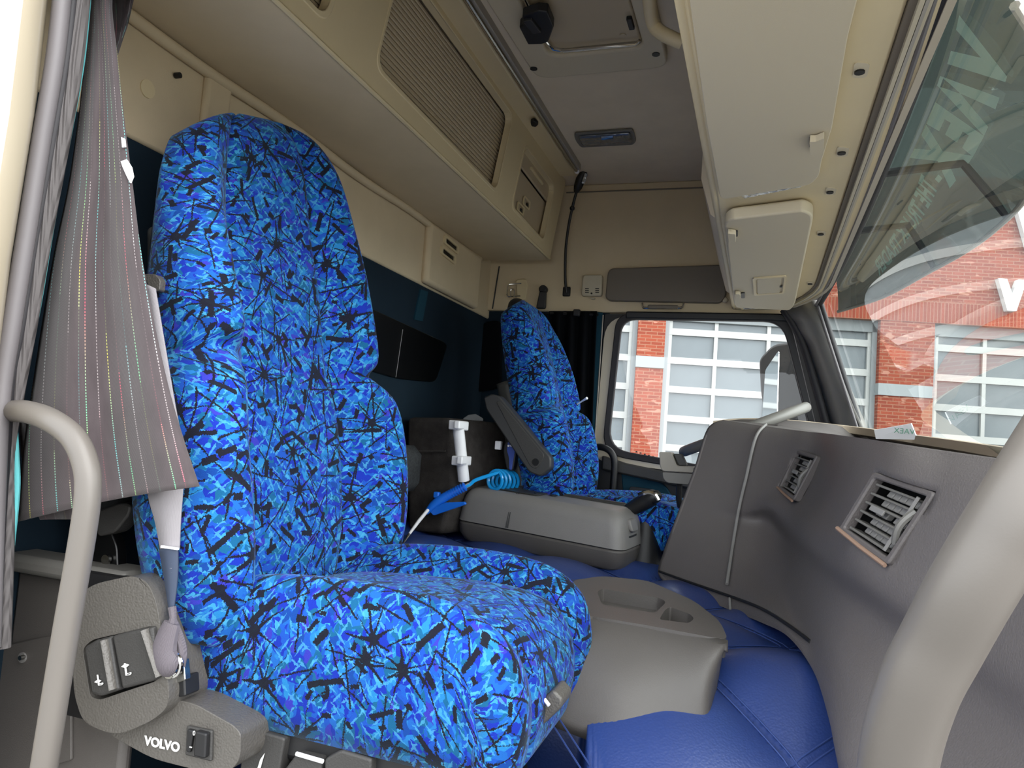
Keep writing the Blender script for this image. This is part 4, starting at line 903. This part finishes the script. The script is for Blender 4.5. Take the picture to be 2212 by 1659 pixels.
mk('loop', *g_tube(smooth_path([P(374,1345,Y=.885),P(388,1380,Y=.888),P(394,1410,Y=.888),P(390,1440,Y=.886)], 5), .007, 8), M['belt_dark'], bl)
mk('anchor_ring', *g_tube([P(375+16*math.cos(t), 1436+24*math.sin(t), Y=.878) for t in np.linspace(0, 2*math.pi, 24, endpoint=False)], .0035, 8, True), M['chrome'], bl)
mk('anchor_bolt', *g_disc(P(377,1448,Y=.885), (0,-1,0), .009, .012), M['steel'], bl)
mk('buckle_plate', *g_prism(px_poly([(356,1445),(396,1425),(400,1470),(372,1480)], 4, Y=.892), (0,.012,0)), M['steel'], bl, bevel=.002)
mk('anchor_block', *g_prism(px_poly([(356,1470),(398,1462),(400,1505),(366,1508)], 5, Y=.895), (0,.03,0)), M['black'], bl, bevel=.004)
# ------------------------------------------------------------------ curtain by the door
ct = thing('door_curtain', 'mauve grey curtain with coloured dotted threads by the door pillar', 'curtain', P(230,1085,Y=.84))
crow = [(-80,(195,260)),(0,(196,240)),(120,(186,252)),(250,(172,268)),(400,(150,287)),(550,(118,306)),(700,(92,334)),(850,(68,368)),(960,(50,400)),(1052,(40,431)),(1095,(60,360))]
NU = 26; rowsC = []; uvC = []
cr_s = [np.array((y, a, b), float) for y, (a, b) in crow[:-1]]
cr_s = smooth_path(cr_s, 6)
for i, (y, a, b) in enumerate(cr_s):
    f = i/(len(cr_s)-1); row = []
    for k in range(NU+1):
        t = k/NU; x = a+(b-a)*t
        yy = y + (f**6)*(1-t)*75 - (f**6)*8*math.sin(3*t)
        Yd = .845 + .012*math.sin(t*11+1.5)*(.3+f) - .01*t + .006*math.sin(5*f+7*t)
        row.append(P(x, yy, Y=Yd)); uvC.append((.04+.96*t*(.55+.45*f)+(1-f)*.28, (1-f)*.95))
    rowsC.append(row)
mk('cloth', *g_grid(rowsC), M['curtain'], ct, uv=uvC, solid=.002, ang=180)
rb = [[P(x, y, Y=.90+.006*math.sin(x*.3)) for x in np.linspace(a, b, 6)] for y, a, b in ((-60,225,296),(0,228,289),(60,238,275),(118,244,252))]
mk('rear_fold', *g_grid(rb), M['curtain'], ct, uv=[(.7+.05*j,.2*i) for i in range(4) for j in range(6)], solid=.002, ang=180)
mk('lower_fold', *g_grid([[P(x, y, Y=.87+.006*math.sin(x*.2)) for x in np.linspace(a, b, 8)] for y, a, b in ((880,40,175),(980,45,180),(1060,60,190),(1122,86,196))]), M['curtain'], ct, uv=[(.05*j,.2*i) for i in range(4) for j in range(8)], solid=.002, ang=180)
mk('frayed_tape', *g_prism([P(x,y,Y=.832) for x,y in ((264,350),(276,346),(286,362),(290,382),(284,396),(276,380),(268,362))], (0,-.003,0)), M['white'], ct, smooth=False)
mk('frayed_tape', *g_prism([P(x,y,Y=.832) for x,y in ((265,298),(271,300),(273,318),(267,320))], (0,-.003,0)), M['white'], ct, smooth=False)
# ------------------------------------------------------------------ door pillar on the left, seals
def pil_line(pts, Y): return smooth_path([P(x, y, Y=Y) for x, y in pts], 6)
pr_ = [(-80,(-260,-60,60,100,112)),(250,(-300,-90,20,62,76)),(560,(-340,-130,-30,12,26)),(860,(-380,-160,-60,-26,-12)),(1300,(-400,-200,-90,-60,-44)),(1750,(-420,-220,-110,-80,-64))]
pf = struct(mk('trim_4', *g_loft([[P(x, y, Y=Y) for x, Y in zip(xs_, (.62,.66,.70,.73,.77))] + [P(xs_[4]-20, y, Y=.84), P(xs_[0]-60, y, Y=.84)] for y, xs_ in pr_]), M['cream']), 'cream painted rear door pillar at the left edge')
mk('bulb_seal', *g_tube(pil_line([(142,-80),(120,120),(90,300),(58,500),(26,700),(2,860),(-10,1100),(-20,1400)], .775), .0125, 12), M['rubber'], pf)
mk('seal_groove', *g_tube(pil_line([(166,-80),(144,120),(114,300),(78,500),(46,700),(18,860),(2,1100),(-10,1400)], .79), .0085, 10), M['rubber_dark'], pf)
mk('ribbed_seal', *g_tube(pil_line([(184,-80),(164,120),(134,300),(96,500),(62,700),(34,850),(16,960),(14,1100),(4,1400)], .80), .0115, 12), M['ribbed'], pf)
mk('cord_piping', *g_tube(pil_line([(196,-80),(178,120),(150,280),(112,480),(78,680),(44,830),(30,880),(34,980),(36,1060),(22,1200),(0,1400)], .808), .0045, 8), M['piping'], pf)
# lower side trim panel behind the grab handle
lt = struct(mk('trim_5', *g_span(-1.2, -.93, .965, .99, .16, .715), M['box_grey'], bevel=.01), 'grey lower side panel with a press stud beside the seat')
mk('inset_panel', *g_prism(px_poly([(4,1400),(12,1394),(160,1362),(160,1640),(-20,1690),(2,1500)], [6,6,4,4,4,20], Y=.965), (0,-.006,0)), M['box_grey'], lt, bevel=.003)
mk('stud_washer', *g_disc(P(50,1420,Y=.959), (0,-1,0), .0085, .003, 16), M['greytrim'], lt)
mk('press_stud', *g_disc(P(52,1419,Y=.957), (0,-1,0), .004, .008, 12), M['steel'], lt)
mk('ledge', *g_span(-1.2, -.93, .93, 1.0, .715, .745), M['grey_plastic'], lt, bevel=.01)
mk('door_sill', *g_span(-1.16, .3, .80, .90, .12, .30), M['black'], lt, bevel=.01)
# ------------------------------------------------------------------ grab handles
h1_ = thing('grab_handle', 'grey curved grab handle in front of the curtain on the left', 'grab handle', P(90,1659,Y=.80))
hp = smooth_path([P(20,888,Y=.80),P(60,890,Y=.765),P(110,908,Y=.74),P(158,945,Y=.735),P(184,1000,Y=.735),P(190,1060,Y=.735),P(178,1160,Y=.735),P(140,1380,Y=.735),P(98,1640,Y=.735),P(80,1760,Y=.74)], 6)
mk('tube', *g_tube(hp, .0158, 16), M['handle'], h1_)
h2_ = thing('grab_handle', 'thick grey grab handle crossing the dashboard end on the right', 'grab handle', P(1937,1659,Y=.66))
hp = smooth_path([P(2330,880,Y=.66),P(2270,985,Y=.62),P(2210,1085,Y=.6),P(2150,1182,Y=.6),P(2090,1282,Y=.605),P(2034,1386,Y=.62),P(1990,1470,Y=.63),P(1955,1570,Y=.645),P(1937,1659,Y=.66),P(1925,1760,Y=.68),P(1930,1900,Y=.74)], 6)
mk('tube', *g_tube(hp, .0275, 18), M['handle'], h2_)
h3_ = thing('grab_handle', 'black tubular grab handle beside the driver door', 'grab handle', P(1322,1075,Y=3.02))
hp = smooth_path([P(1280,966,Y=3.06),P(1300,966,Y=3.03),P(1318,975,Y=3.02),P(1327,995,Y=3.02),P(1326,1030,Y=3.02),P(1320,1100,Y=3.02)], 6)
mk('tube', *g_tube(hp, .014, 12), M['black'], h3_)
# ------------------------------------------------------------------ black curtain by the driver
bc = thing('black_curtain', 'black curtain gathered beside the driver side window', 'curtain', P(1230,1000,Y=3.05))
rows_ = []
for y in np.linspace(672, 1010, 24):
    f = (y-672)/338
    rows_.append([P(x - 14*f, y, Y=3.05 + .018*math.sin((x-1185)*.22)) for x in np.linspace(1186, 1290, 36)])
mk('cloth', *g_grid(rows_), M['curtain_black'], bc, solid=.003, ang=180)
mk('runner', *g_tube([P(1180,676,Y=3.06),P(1292,680,Y=3.06)], .006, 8), M['black'], bc)
mk('tie', *g_box(P(1246,676,Y=3.03), (.03,.02,.03)), M['black'], bc, bevel=.005)
# ------------------------------------------------------------------ carpeted box with white tube and remote
cb = thing('carpeted_box', 'black carpeted speaker box standing behind the driver seat', 'box', (-1.08, 2.55, .655))
prof = [(-1.195,1.045),(-1.0,1.052),(-.98,.93),(-.965,.835),(-.985,.70),(-.998,.662),(-1.145,.655),(-1.18,.85)]
cy_, sy_ = math.cos(math.radians(15)), math.sin(math.radians(15))
def cbp(dx, dy, z): return V3(-.99 + cy_*dx + sy_*dy, 2.30 - sy_*dx + cy_*dy, z)
mk('body', *g_loft([[cbp(x+1.0, 0, z) for x, z in prof], [cbp(x+1.0, .345, z) for x, z in prof]]), M['carpet'], cb, bevel=.018, seg=3)
mk('carpet_seam', *g_tube([P(872,975,Y=2.293), P(962,974,Y=2.293)], .004, 6), M['carpet'], cb)
wt = thing('white_tube', 'white plastic tube held by two clamps on the carpeted box', 'tube', P(1003,1035,X=-.945))
tx = -.925
mk('pipe', *g_tube([P(990,925,X=tx-.012), P(1002,1038,X=tx+.004)], .019, 16), M['white'], wt)
for (x, y) in ((991,919),(997,995)):
    mk('clamp', *g_box(P(x,y,X=tx-.012 if y < 950 else tx), (.035,.092,.030)), M['white'], wt, bevel=.004)
    mk('clamp_band', *g_box(P(x+1,y-1,X=tx+.008 if y < 950 else tx+.02), (.02,.045,.026)), M['white'], wt, bevel=.004)
rc = thing('remote_control', 'black and blue remote control hooked beside the carpeted box', 'remote', P(1103,1018,Y=2.4))
ro_ = px_poly([(1090,955),(1105,946),(1115,952),(1116,975),(1108,1018),(1094,1016),(1086,975)], [6,8,8,10,8,8,10], Y=2.40)
mk('case', *g_prism(ro_, (0,.035,0)), M['black'], rc, bevel=.006, seg=3)
mk('face', *g_prism(px_poly([(1098,953),(1111,953),(1114,972),(1110,990),(1106,1016),(1100,1014),(1100,990),(1095,972)], [6,6,6,6,4,4,6,6], Y=2.40), (0,-.004,0)), M['remote_blue'], rc, bevel=.002)
for k in range(3): mk('button', *g_disc(P(1099+5.5*k,963,Y=2.395), (0,-1,0), .0035, .004, 10), M['white'], rc)
mk('clip', *g_box(P(1077,962,Y=2.43), (.022,.02,.03)), M['white'], rc, bevel=.003)
pb = thing('plastic_pouch', 'crumpled clear plastic pouch on top of the carpeted box', 'pouch', P(1025,905,Y=2.6))
mk('film', *g_loft([[P(x, y, Y=2.58+dy) for x, y in ((1000,904),(1012,896+dy*20),(1028,894+dy*30),(1044,904))] + [P(x, y+4, Y=2.58+dy) for x, y in ((1044,906),(1000,906))] for dy in (0, .04, .08)]), M['film'], pb, bevel=.004)
# ------------------------------------------------------------------ console box between the seats
fb = thing('console_box', 'dark grey lidded console box resting on the blue tunnel cover', 'console box', (-.69, 2.45, .62))
BX = V3(-.668, 2.295, .630); _c, _s = math.cos(math.radians(10)), math.sin(math.radians(10)); ub = unit(V3(_c,-_s,-.045)); vb = unit(V3(_s,_c,.05)); nb = np.cross(ub, vb); nb = nb if nb[2] > 0 else -nb
def bpt(a, b, h): return BX + ub*a + vb*b + nb*h
def brect(a0, a1, b0, b1, h, r=.04): return rpoly([bpt(a0,b0,h), bpt(a1,b0,h), bpt(a1,b1,h), bpt(a0,b1,h)], r, 6)
mk('base', *g_loft([brect(-.285,.285,.02,.20,.0,.05), brect(-.298,.298,.0,.22,.03,.05), brect(-.300,.300,-.004,.224,.068,.05)]), M['box_grey'], fb, bevel=.008, seg=3)
mk('joint', *g_loft([brect(-.296,.296,0,.22,.066,.05), brect(-.296,.296,0,.22,.072,.05)]), M['black'], fb)
lid = mk('lid', *g_loft([brect(-.300,.300,-.004,.224,.071,.045), brect(-.299,.299,-.003,.223,.075,.045), brect(-.290,.284,.006,.214,.14,.04), brect(-.287,.279,.010,.211,.152,.04), brect(-.281,.271,.016,.206,.164,.036), brect(-.272,.262,.025,.199,.174,.034), brect(-.262,.252,.035,.191,.179,.03), brect(-.255,.245,.042,.185,.181,.03)]), M['lid_grey'], fb, ang=70)
mk('lid_rail', *g_box(bpt(.03,.165,.183), (.42,.02,.014), np.array([ub, vb, nb]).T), M['charcoal'], lid, bevel=.004)
mk('lid_recess', *g_prism(brect(-.20,-.03,.06,.16,.1835,.02), nb*.0015), M['charcoal'], lid)
mk('seam_line', *g_tube([bpt(-.10,-.0055,.075), bpt(-.10,.004,.122), bpt(-.10,.026,.168), bpt(-.10,.05,.184)], .0018, 6), M['black'], lid)
mk('seam_line', *g_tube([bpt(-.094,-.0055,.075), bpt(-.094,.004,.122), bpt(-.094,.026,.168), bpt(-.094,.05,.184)], .0018, 6), M['black'], lid)
mk('hole', *g_disc(bpt(-.05,.10,.185), nb, .012, .002), M['black'], lid); mk('hole', *g_disc(bpt(0,.12,.1835), nb, .014, .002), M['black'], lid)
lt_ = mk('latch_recess', *g_prism(rpoly([bpt(.286,.06,.10), bpt(.286,.135,.10), bpt(.262,.135,.165), bpt(.262,.06,.165)], .01), ub*.008), M['black'], lid)
mk('latch_button', *g_prism(rpoly([bpt(.288,.07,.118), bpt(.288,.125,.118), bpt(.274,.125,.155), bpt(.274,.07,.155)], .012), ub*.014), M['lid_grey'], lt_, bevel=.004)
# ------------------------------------------------------------------ air blow gun with coiled hose
ag = thing('air_blow_gun', 'blue air blow gun with coiled hose lying on the console box', 'air gun', P(965,1080,Y=2.27))
mk('nozzle', *g_tube([P(873,1170,Y=2.08),P(888,1148,Y=2.12),P(905,1125,Y=2.17),P(924,1102,Y=2.22)], [.002,.0045,.006,.006], 10), M['white'], ag)
mk('nozzle_tip', *g_tube([P(871,1174,Y=2.07),P(884,1154,Y=2.108)], [.0018,.0045], 8), M['steel'], ag)
mk('body', *g_tube([P(920,1108,Y=2.23),P(935,1092,Y=2.235),P(950,1080,Y=2.24),P(975,1066,Y=2.25),P(1006,1050,Y=2.26)], [.008,.014,.016,.014,.011], 12), M['air_blue'], ag)
mk('trigger', *g_prism(px_poly([(926,1103),(958,1086),(1004,1084),(1006,1090),(936,1114)], 3, Y=2.23), (0,.012,0)), M['air_blue'], ag, bevel=.004)
for k in range(9): t = k/8; mk('grip_ridge', *g_disc(P(962,1073,Y=2.245)*(1-t)+P(1002,1052,Y=2.258)*t, P(1002,1052,Y=2.258)-P(962,1073,Y=2.245), .0155, .004, 14), M['air_blue'], ag)
mk('hook_top', *g_box(P(944,1069,Y=2.24), (.02,.02,.02)), M['air_blue'], ag, bevel=.004)
hs = [P(1004,1052,Y=2.26),P(1016,1046,Y=2.27),P(1030,1036,Y=2.3)]
c0, c1_ = P(1066,1036,Y=2.36), P(1114,1039,Y=2.50); axv = unit(c1_-c0); aa, bb, _ = frame3(axv)
pitch = [c0 + (c1_-c0)*(t/5.5) + .032*(math.cos(2*math.pi*t+2.2)*aa + math.sin(2*math.pi*t+2.2)*bb) for t in np.linspace(0, 5.5, 110)]
mk('hose', *g_tube(smooth_path(hs + [pitch[0]], 6)[:-1] + pitch, .0062, 8), M['hose_blue'], ag)
mk('fitting', *g_tube([P(1000,1054,Y=2.258),P(1014,1047,Y=2.268)], .007, 8), M['grey_light'], ag)
# ------------------------------------------------------------------ gear lever
gl = thing('gear_lever', 'black gear lever with chrome topped knob beside the console box', 'gear lever', P(1400,1200,Y=2.42))
gp = [P(1345,1108,Y=2.40),P(1366,1098,Y=2.40),P(1392,1084,Y=2.39),P(1412,1074,Y=2.38),P(1424,1080,Y=2.375)]
mk('grip', *g_tube(smooth_path(gp, 4), [.016,.017,.019,.021,.022,.024,.025,.026,.026,.026,.026,.026,.025,.024,.021,.018,.012], 12), M['black'], gl)
mk('chrome_cap', *g_tube(smooth_path([P(1380,1070,Y=2.375),P(1398,1064,Y=2.37),P(1416,1068,Y=2.36),P(1424,1080,Y=2.358)], 4), .008, 8), M['chrome'], gl)
mk('boot', *g_loft([[V3(-.335+r*math.cos(t), 2.44+r*math.sin(t), z) for t in np.linspace(0, 2*math.pi, 16, endpoint=False)] for z, r in ((.62,.07),(.68,.05),(.74,.035),(.80,.018))]), M['black'], gl)
# ------------------------------------------------------------------ bunk, cables, loose things
bn = thing('bunk_mattress', 'dark speckled bunk cushion behind the passenger seat', 'bunk', (-1.1, 1.85, .3))
mk('cushion', *g_loft([rpoly([V3(-1.19,1.02,z), V3(-1.06+d,1.02,z), V3(-1.06+d,2.27,z), V3(-1.19,2.27,z)], .03) for z, d in ((.80,-.02),(.83,.0),(.92,.0),(.95,-.03))]), M['bunk'], bn, ang=80)
cbz = thing('cable_bundle', 'tangled grey cables and film beside the carpeted box', 'cables', P(850,1130,Y=2.12))
random.seed(3)
for k in range(6):
    pts = [P(815+random.uniform(0,60), 1060+random.uniform(0,95), Y=2.05+random.uniform(0,.1)) for _ in range(6)]
    mk('cable', *g_tube(smooth_path(pts, 6), .0045, 6), M['cable'], cbz)
mk('film', *g_prism(px_poly([(818,1078),(862,1056),(868,1064),(842,1112),(815,1150),(806,1130)], 3, Y=2.1), (0,.02,0)), M['film'], cbz, bevel=.004)
# ------------------------------------------------------------------ building across the yard
TH = math.radians(14); FU = V3(math.cos(TH), math.sin(TH), 0); FN = V3(math.sin(TH), -math.cos(TH), 0); F0 = V3(0, 15, 0)
def PFac(x, y, off=0.0):
    d = ray(x, y); o = F0 + FN*off; t = ((o-CAM) @ FN)/(d @ FN); return CAM + t*d
def fs(q): return (q-F0) @ FU
def fpt(s, z, off=0.0): return F0 + FU*s + FN*off + V3(0, 0, z)
def frect(s0, s1, z0, z1, off, th): return g_prism([fpt(s0,z0,off), fpt(s1,z0,off), fpt(s1,z1,off), fpt(s0,z1,off)], FN*th)
bd = thing('brick_building', 'red brick workshop building across the yard', 'building', fpt(0, -1.3))
ROT = Matrix.Rotation(TH, 4, 'Z')
def fac(name, s0, s1, z0, z1, off, th, m, parent, bevel=0):
    # built upright then turned, so brick courses follow the facade
    o = mk(name, *g_span(s0, s1, -off, -off+th, z0, z1), m, None, smooth=False, bevel=bevel)
    l = o.location.copy(); o.parent = parent
    o.matrix_parent_inverse = Matrix.Identity(4)
    base = Matrix.Translation(Vector((0,15,0))) @ ROT
    pw = Matrix.Translation(Vector(WLOC[parent.name]))
    o.matrix_basis = pw.inverted() @ base @ Matrix.Translation(l)
    WLOC[o.name] = np.array(base @ l)
    return o
sA, sB = fs(PFac(1372,800)), fs(PFac(1431,800))          # left pier
sC, sD = fs(PFac(1893,800)), fs(PFac(2011,780))          # middle pier
ZD = PFac(2011,700)[2]                                    # door head
S2 = sD + (sC - sB)
fac('wall_panel', sA-4.6, S2+8, ZD+.42, 6.6, .12, .3, M['brick'], bd)
fac('soldier_course', sA-4.6, S2+8, ZD, ZD+.42, .13, .3, M['soldier'], bd)
for s0, s1 in ((sA, sB), (sC, sD), (S2, S2+1.2)):
    fac('pier', s0, s1, -1.3, ZD, .12, .3, M['brick'], bd)
    zb = PFac(1410,784)[2] if s0 == sA else PFac(1950,845)[2]
    fac('stone_band', s0-.01, s1+.01, zb-.11, zb+.11, .15, .3, M['band'], bd)
fac('plinth', sA-4.6, S2+8, -1.3, -.9, .10, .25, M['band'], bd)
fac('interior', sA-4.6, S2+8, -1.3, 9, -1.2, .1, M['doorframe_grey'], bd)
zr = [PFac(1438,y)[2] for y in (714,777,840,901,966)]; dz = (zr[0]-zr[4])/4
def garage(name, s0, s1, label):
    g = thing(name, label, 'garage door', fpt((s0+s1)/2, -1.3), 'garage doors')
    ss = s1-s0; n = max(3, round(ss/1.0)); w = ss/n
    ztop = ZD-.22
    fac('head_track', s0, s1, ZD-.22, ZD, -.02, .12, M['doorframe_grey'], g)
    fac('jamb', s0, s0+.09, -1.3, ZD, -.02, .14, M['band'], g); fac('jamb', s1-.09, s1, -1.3, ZD, -.02, .14, M['band'], g)
    z = zr[0]
    while z + dz < ztop: z += dz
    levels = []
    while z > -1.25: levels.append(z); z -= dz
    for zl in levels: fac('rail', s0+.09, s1-.09, zl-.065, zl+.065, -.06, .08, M['whitepaint'], g)
    for k in range(n+1): c = min(max(s0+k*w, s0+.12), s1-.12); fac('mullion', c-.035, c+.035, -1.25, ztop, -.065, .06, M['whitepaint'], g)
    tops = [ztop] + levels
    first = None
    for i in range(len(tops)-1):
        for k in range(n):
            fac('pane', s0+k*w, s0+(k+1)*w, tops[i+1], tops[i], -.12, .02, M['pane'], g)
garage('garage_door', sB, sC, 'white framed glazed garage door between the two brick piers')
garage('garage_door', sD, S2, 'white framed glazed garage door right of the middle brick pier')
fac('pier', sA-6.2, sA-4.4, -1.3, ZD, .12, .3, M['brick'], bd); fac('pier', sA-26, sA-15, -1.3, ZD, .12, .3, M['brick'], bd)
fac('wall_panel', sA-26, sA-4.6, ZD, 6.6, .12, .3, M['brick'], bd)
garage('garage_door', sA-15, sA-6.2, 'wide white framed garage door far left, seen only in the door mirror')
garage('garage_door', sA-4.4, sA, 'white framed glazed garage door at the left edge of the side window')
# red hand rail seen inside the glazing
l1 = PFac(2180,637); sz = .52
for i, (x, y) in enumerate(((2178,640), (2228,498))):
    c = PFac(x, y, .13)
    s_, z_ = fs(c), c[2]; h = .30 if i == 0 else .42
    V = [(-.9,1),(-.35,1),(0,.1),(.35,1),(.9,1),(.28,-1),(-.28,-1)]
    o = mk('sign_letter', *g_prism([F0 + FU*(s_+a*h*.95) + FN*.14 + V3(0,0,z_+b*h) for a, b in V], FN*.12), M['sign_white'], smooth=False)
    tag(o, ('small white letter V mounted on the brick wall' if i == 0 else 'larger white letter on the brick wall at the right edge'), 'sign letter')
# ------------------------------------------------------------------ door mirror of the truck
mr = thing('door_mirror', 'black door mirror seen through the driver side window', 'mirror', P(1690,905,Y=3.45))
mo_ = rpoly([P(1636,775,Y=3.52),P(1668,742,Y=3.48),P(1720,735,Y=3.42),P(1752,742,Y=3.40),P(1764,935,Y=3.40),P(1655,935,Y=3.50),P(1640,850,Y=3.52)], .03, 5)
mk('housing', *g_prism(mo_, (.05,.03,0)), M['cable'], mr, bevel=.015, seg=3)
mk('mirror_glass', *g_prism(rpoly([P(1655,800,Y=3.50),P(1684,757,Y=3.395),P(1680,900,Y=3.395),P(1648,905,Y=3.50)], .015, 4), (-.004,-.004,0)), M['mirror'], mr)
mk('bracket', *g_tube([P(1720,745,Y=3.5), P(1760,745,Y=3.3), P(1790,760,Y=3.18)], .014, 8), M['black'], mr)
mk('bracket', *g_tube([P(1740,920,Y=3.5), P(1780,930,Y=3.3), P(1810,940,Y=3.18)], .014, 8), M['black'], mr)
# ------------------------------------------------------------------ outside sun visor with lettering
sv = thing('outside_sun_visor', 'green tinted outside sun visor with large lettering above the windscreen', 'sun visor', (.4, 1.9, 1.55))
low = smooth_path([V3(.26,.97,1.55),V3(.40,1.25,1.55),V3(.475,1.65,1.55),V3(.482,1.9,1.55),V3(.465,2.1,1.55),V3(.425,2.32,1.55),V3(.36,2.66,1.55),V3(.25,2.93,1.55)], 5)
upp = [V3(.18+.09*(1-((q[1]-1.92)/1.0)**2), q[1], 1.80) for q in low]
def vpt(i, t): # slight outward belly
    return low[i]*(1-t)+upp[i]*t + V3(.02,0,.012)*math.sin(math.pi*t)
mk('panel', *g_grid([[vpt(i, t) for i in range(len(low))] for t in np.linspace(0, 1, 8)]), M['visor_tint'], sv, ang=180)
mk('lower_edge', *g_tube(low, .006, 8), M['grey_light'], sv)
for i in (13, 24): mk('bracket', *g_tube([vpt(i,.02), vpt(i,.45)+V3(-.012,0,0), V3(wsx(low[i][1],1.585)+.02, low[i][1], 1.66)], .010, 8), M['cable'], sv)
# lettering follows the visor surface
def on_visor(y, t):
    ys_ = [q[1] for q in low]; j = min(max(np.searchsorted(ys_, y), 1), len(low)-1)
    f = (y-ys_[j-1])/(ys_[j]-ys_[j-1]); return vpt(j-1, t)*(1-f)+vpt(j, t)*f
def visor_text(s, size, y0, t0, ks, kt, bold=0.0, shear=0.0, drop=0.0):
    V, F = text_mesh(s, size, bold=bold, shear=shear)
    return [on_visor(y0+q[0]*ks, t0+q[1]*kt-drop*q[0]) + V3(-.005,0,-.003) for q in V], F
xm = 1.345
for ch, w in (('V', .150), ('\u039b', .155), ('E', .135), ('X', .165)):
    mk('lettering', *visor_text(ch, .215, xm, .47, 1.0, 2.15, bold=.012, shear=.12), M['sticker'], sv, smooth=False); xm += w
mk('lettering', *visor_text('-', .10, xm, .50, 1.0, 2.4, bold=.004), M['sticker'], sv, smooth=False); xm += .055
mk('lettering', *visor_text('THE TRUCK TRADER', .066, xm, .52, 1.0, 3.4, bold=.002, shear=.1, drop=.45), M['sticker'], sv, smooth=False)
# ------------------------------------------------------------------ tree added in place of the dark green reflection in the visor
tc_ = P(2010, 70, Y=20)
tr_ = thing('added_tree', 'dark leafy tree added behind the brick building in place of the visor reflection', 'tree', (tc_[0], 20, -1.3))
mk('trunk', *g_tube([V3(tc_[0],20,-1.3), V3(tc_[0]+.1,20.1,5), V3(tc_[0],20,tc_[2])], [.4,.3,.15], 10), M['bark'], tr_)
random.seed(11); gs = []
for k in range(5200):
    d = unit(V3(random.gauss(0,1),random.gauss(0,1),random.gauss(0,1)))*random.random()**.4
    c = tc_ + d*V3(3.6,3.0,4.2)*(1+.25*math.sin(5*d[0]+3*d[2])); a_ = unit(V3(random.gauss(0,1),random.gauss(0,1),random.gauss(0,1))); b_ = unit(np.cross(a_, V3(.3,.2,1)))
    gs.append(([c-a_*.34, c+b_*.17, c+a_*.34, c-b_*.17], [(0,1,2,3)]))
lv_ = mk('foliage', *g_join(*gs), M['leaf'], tr_, smooth=False); lv_['kind'] = 'stuff'
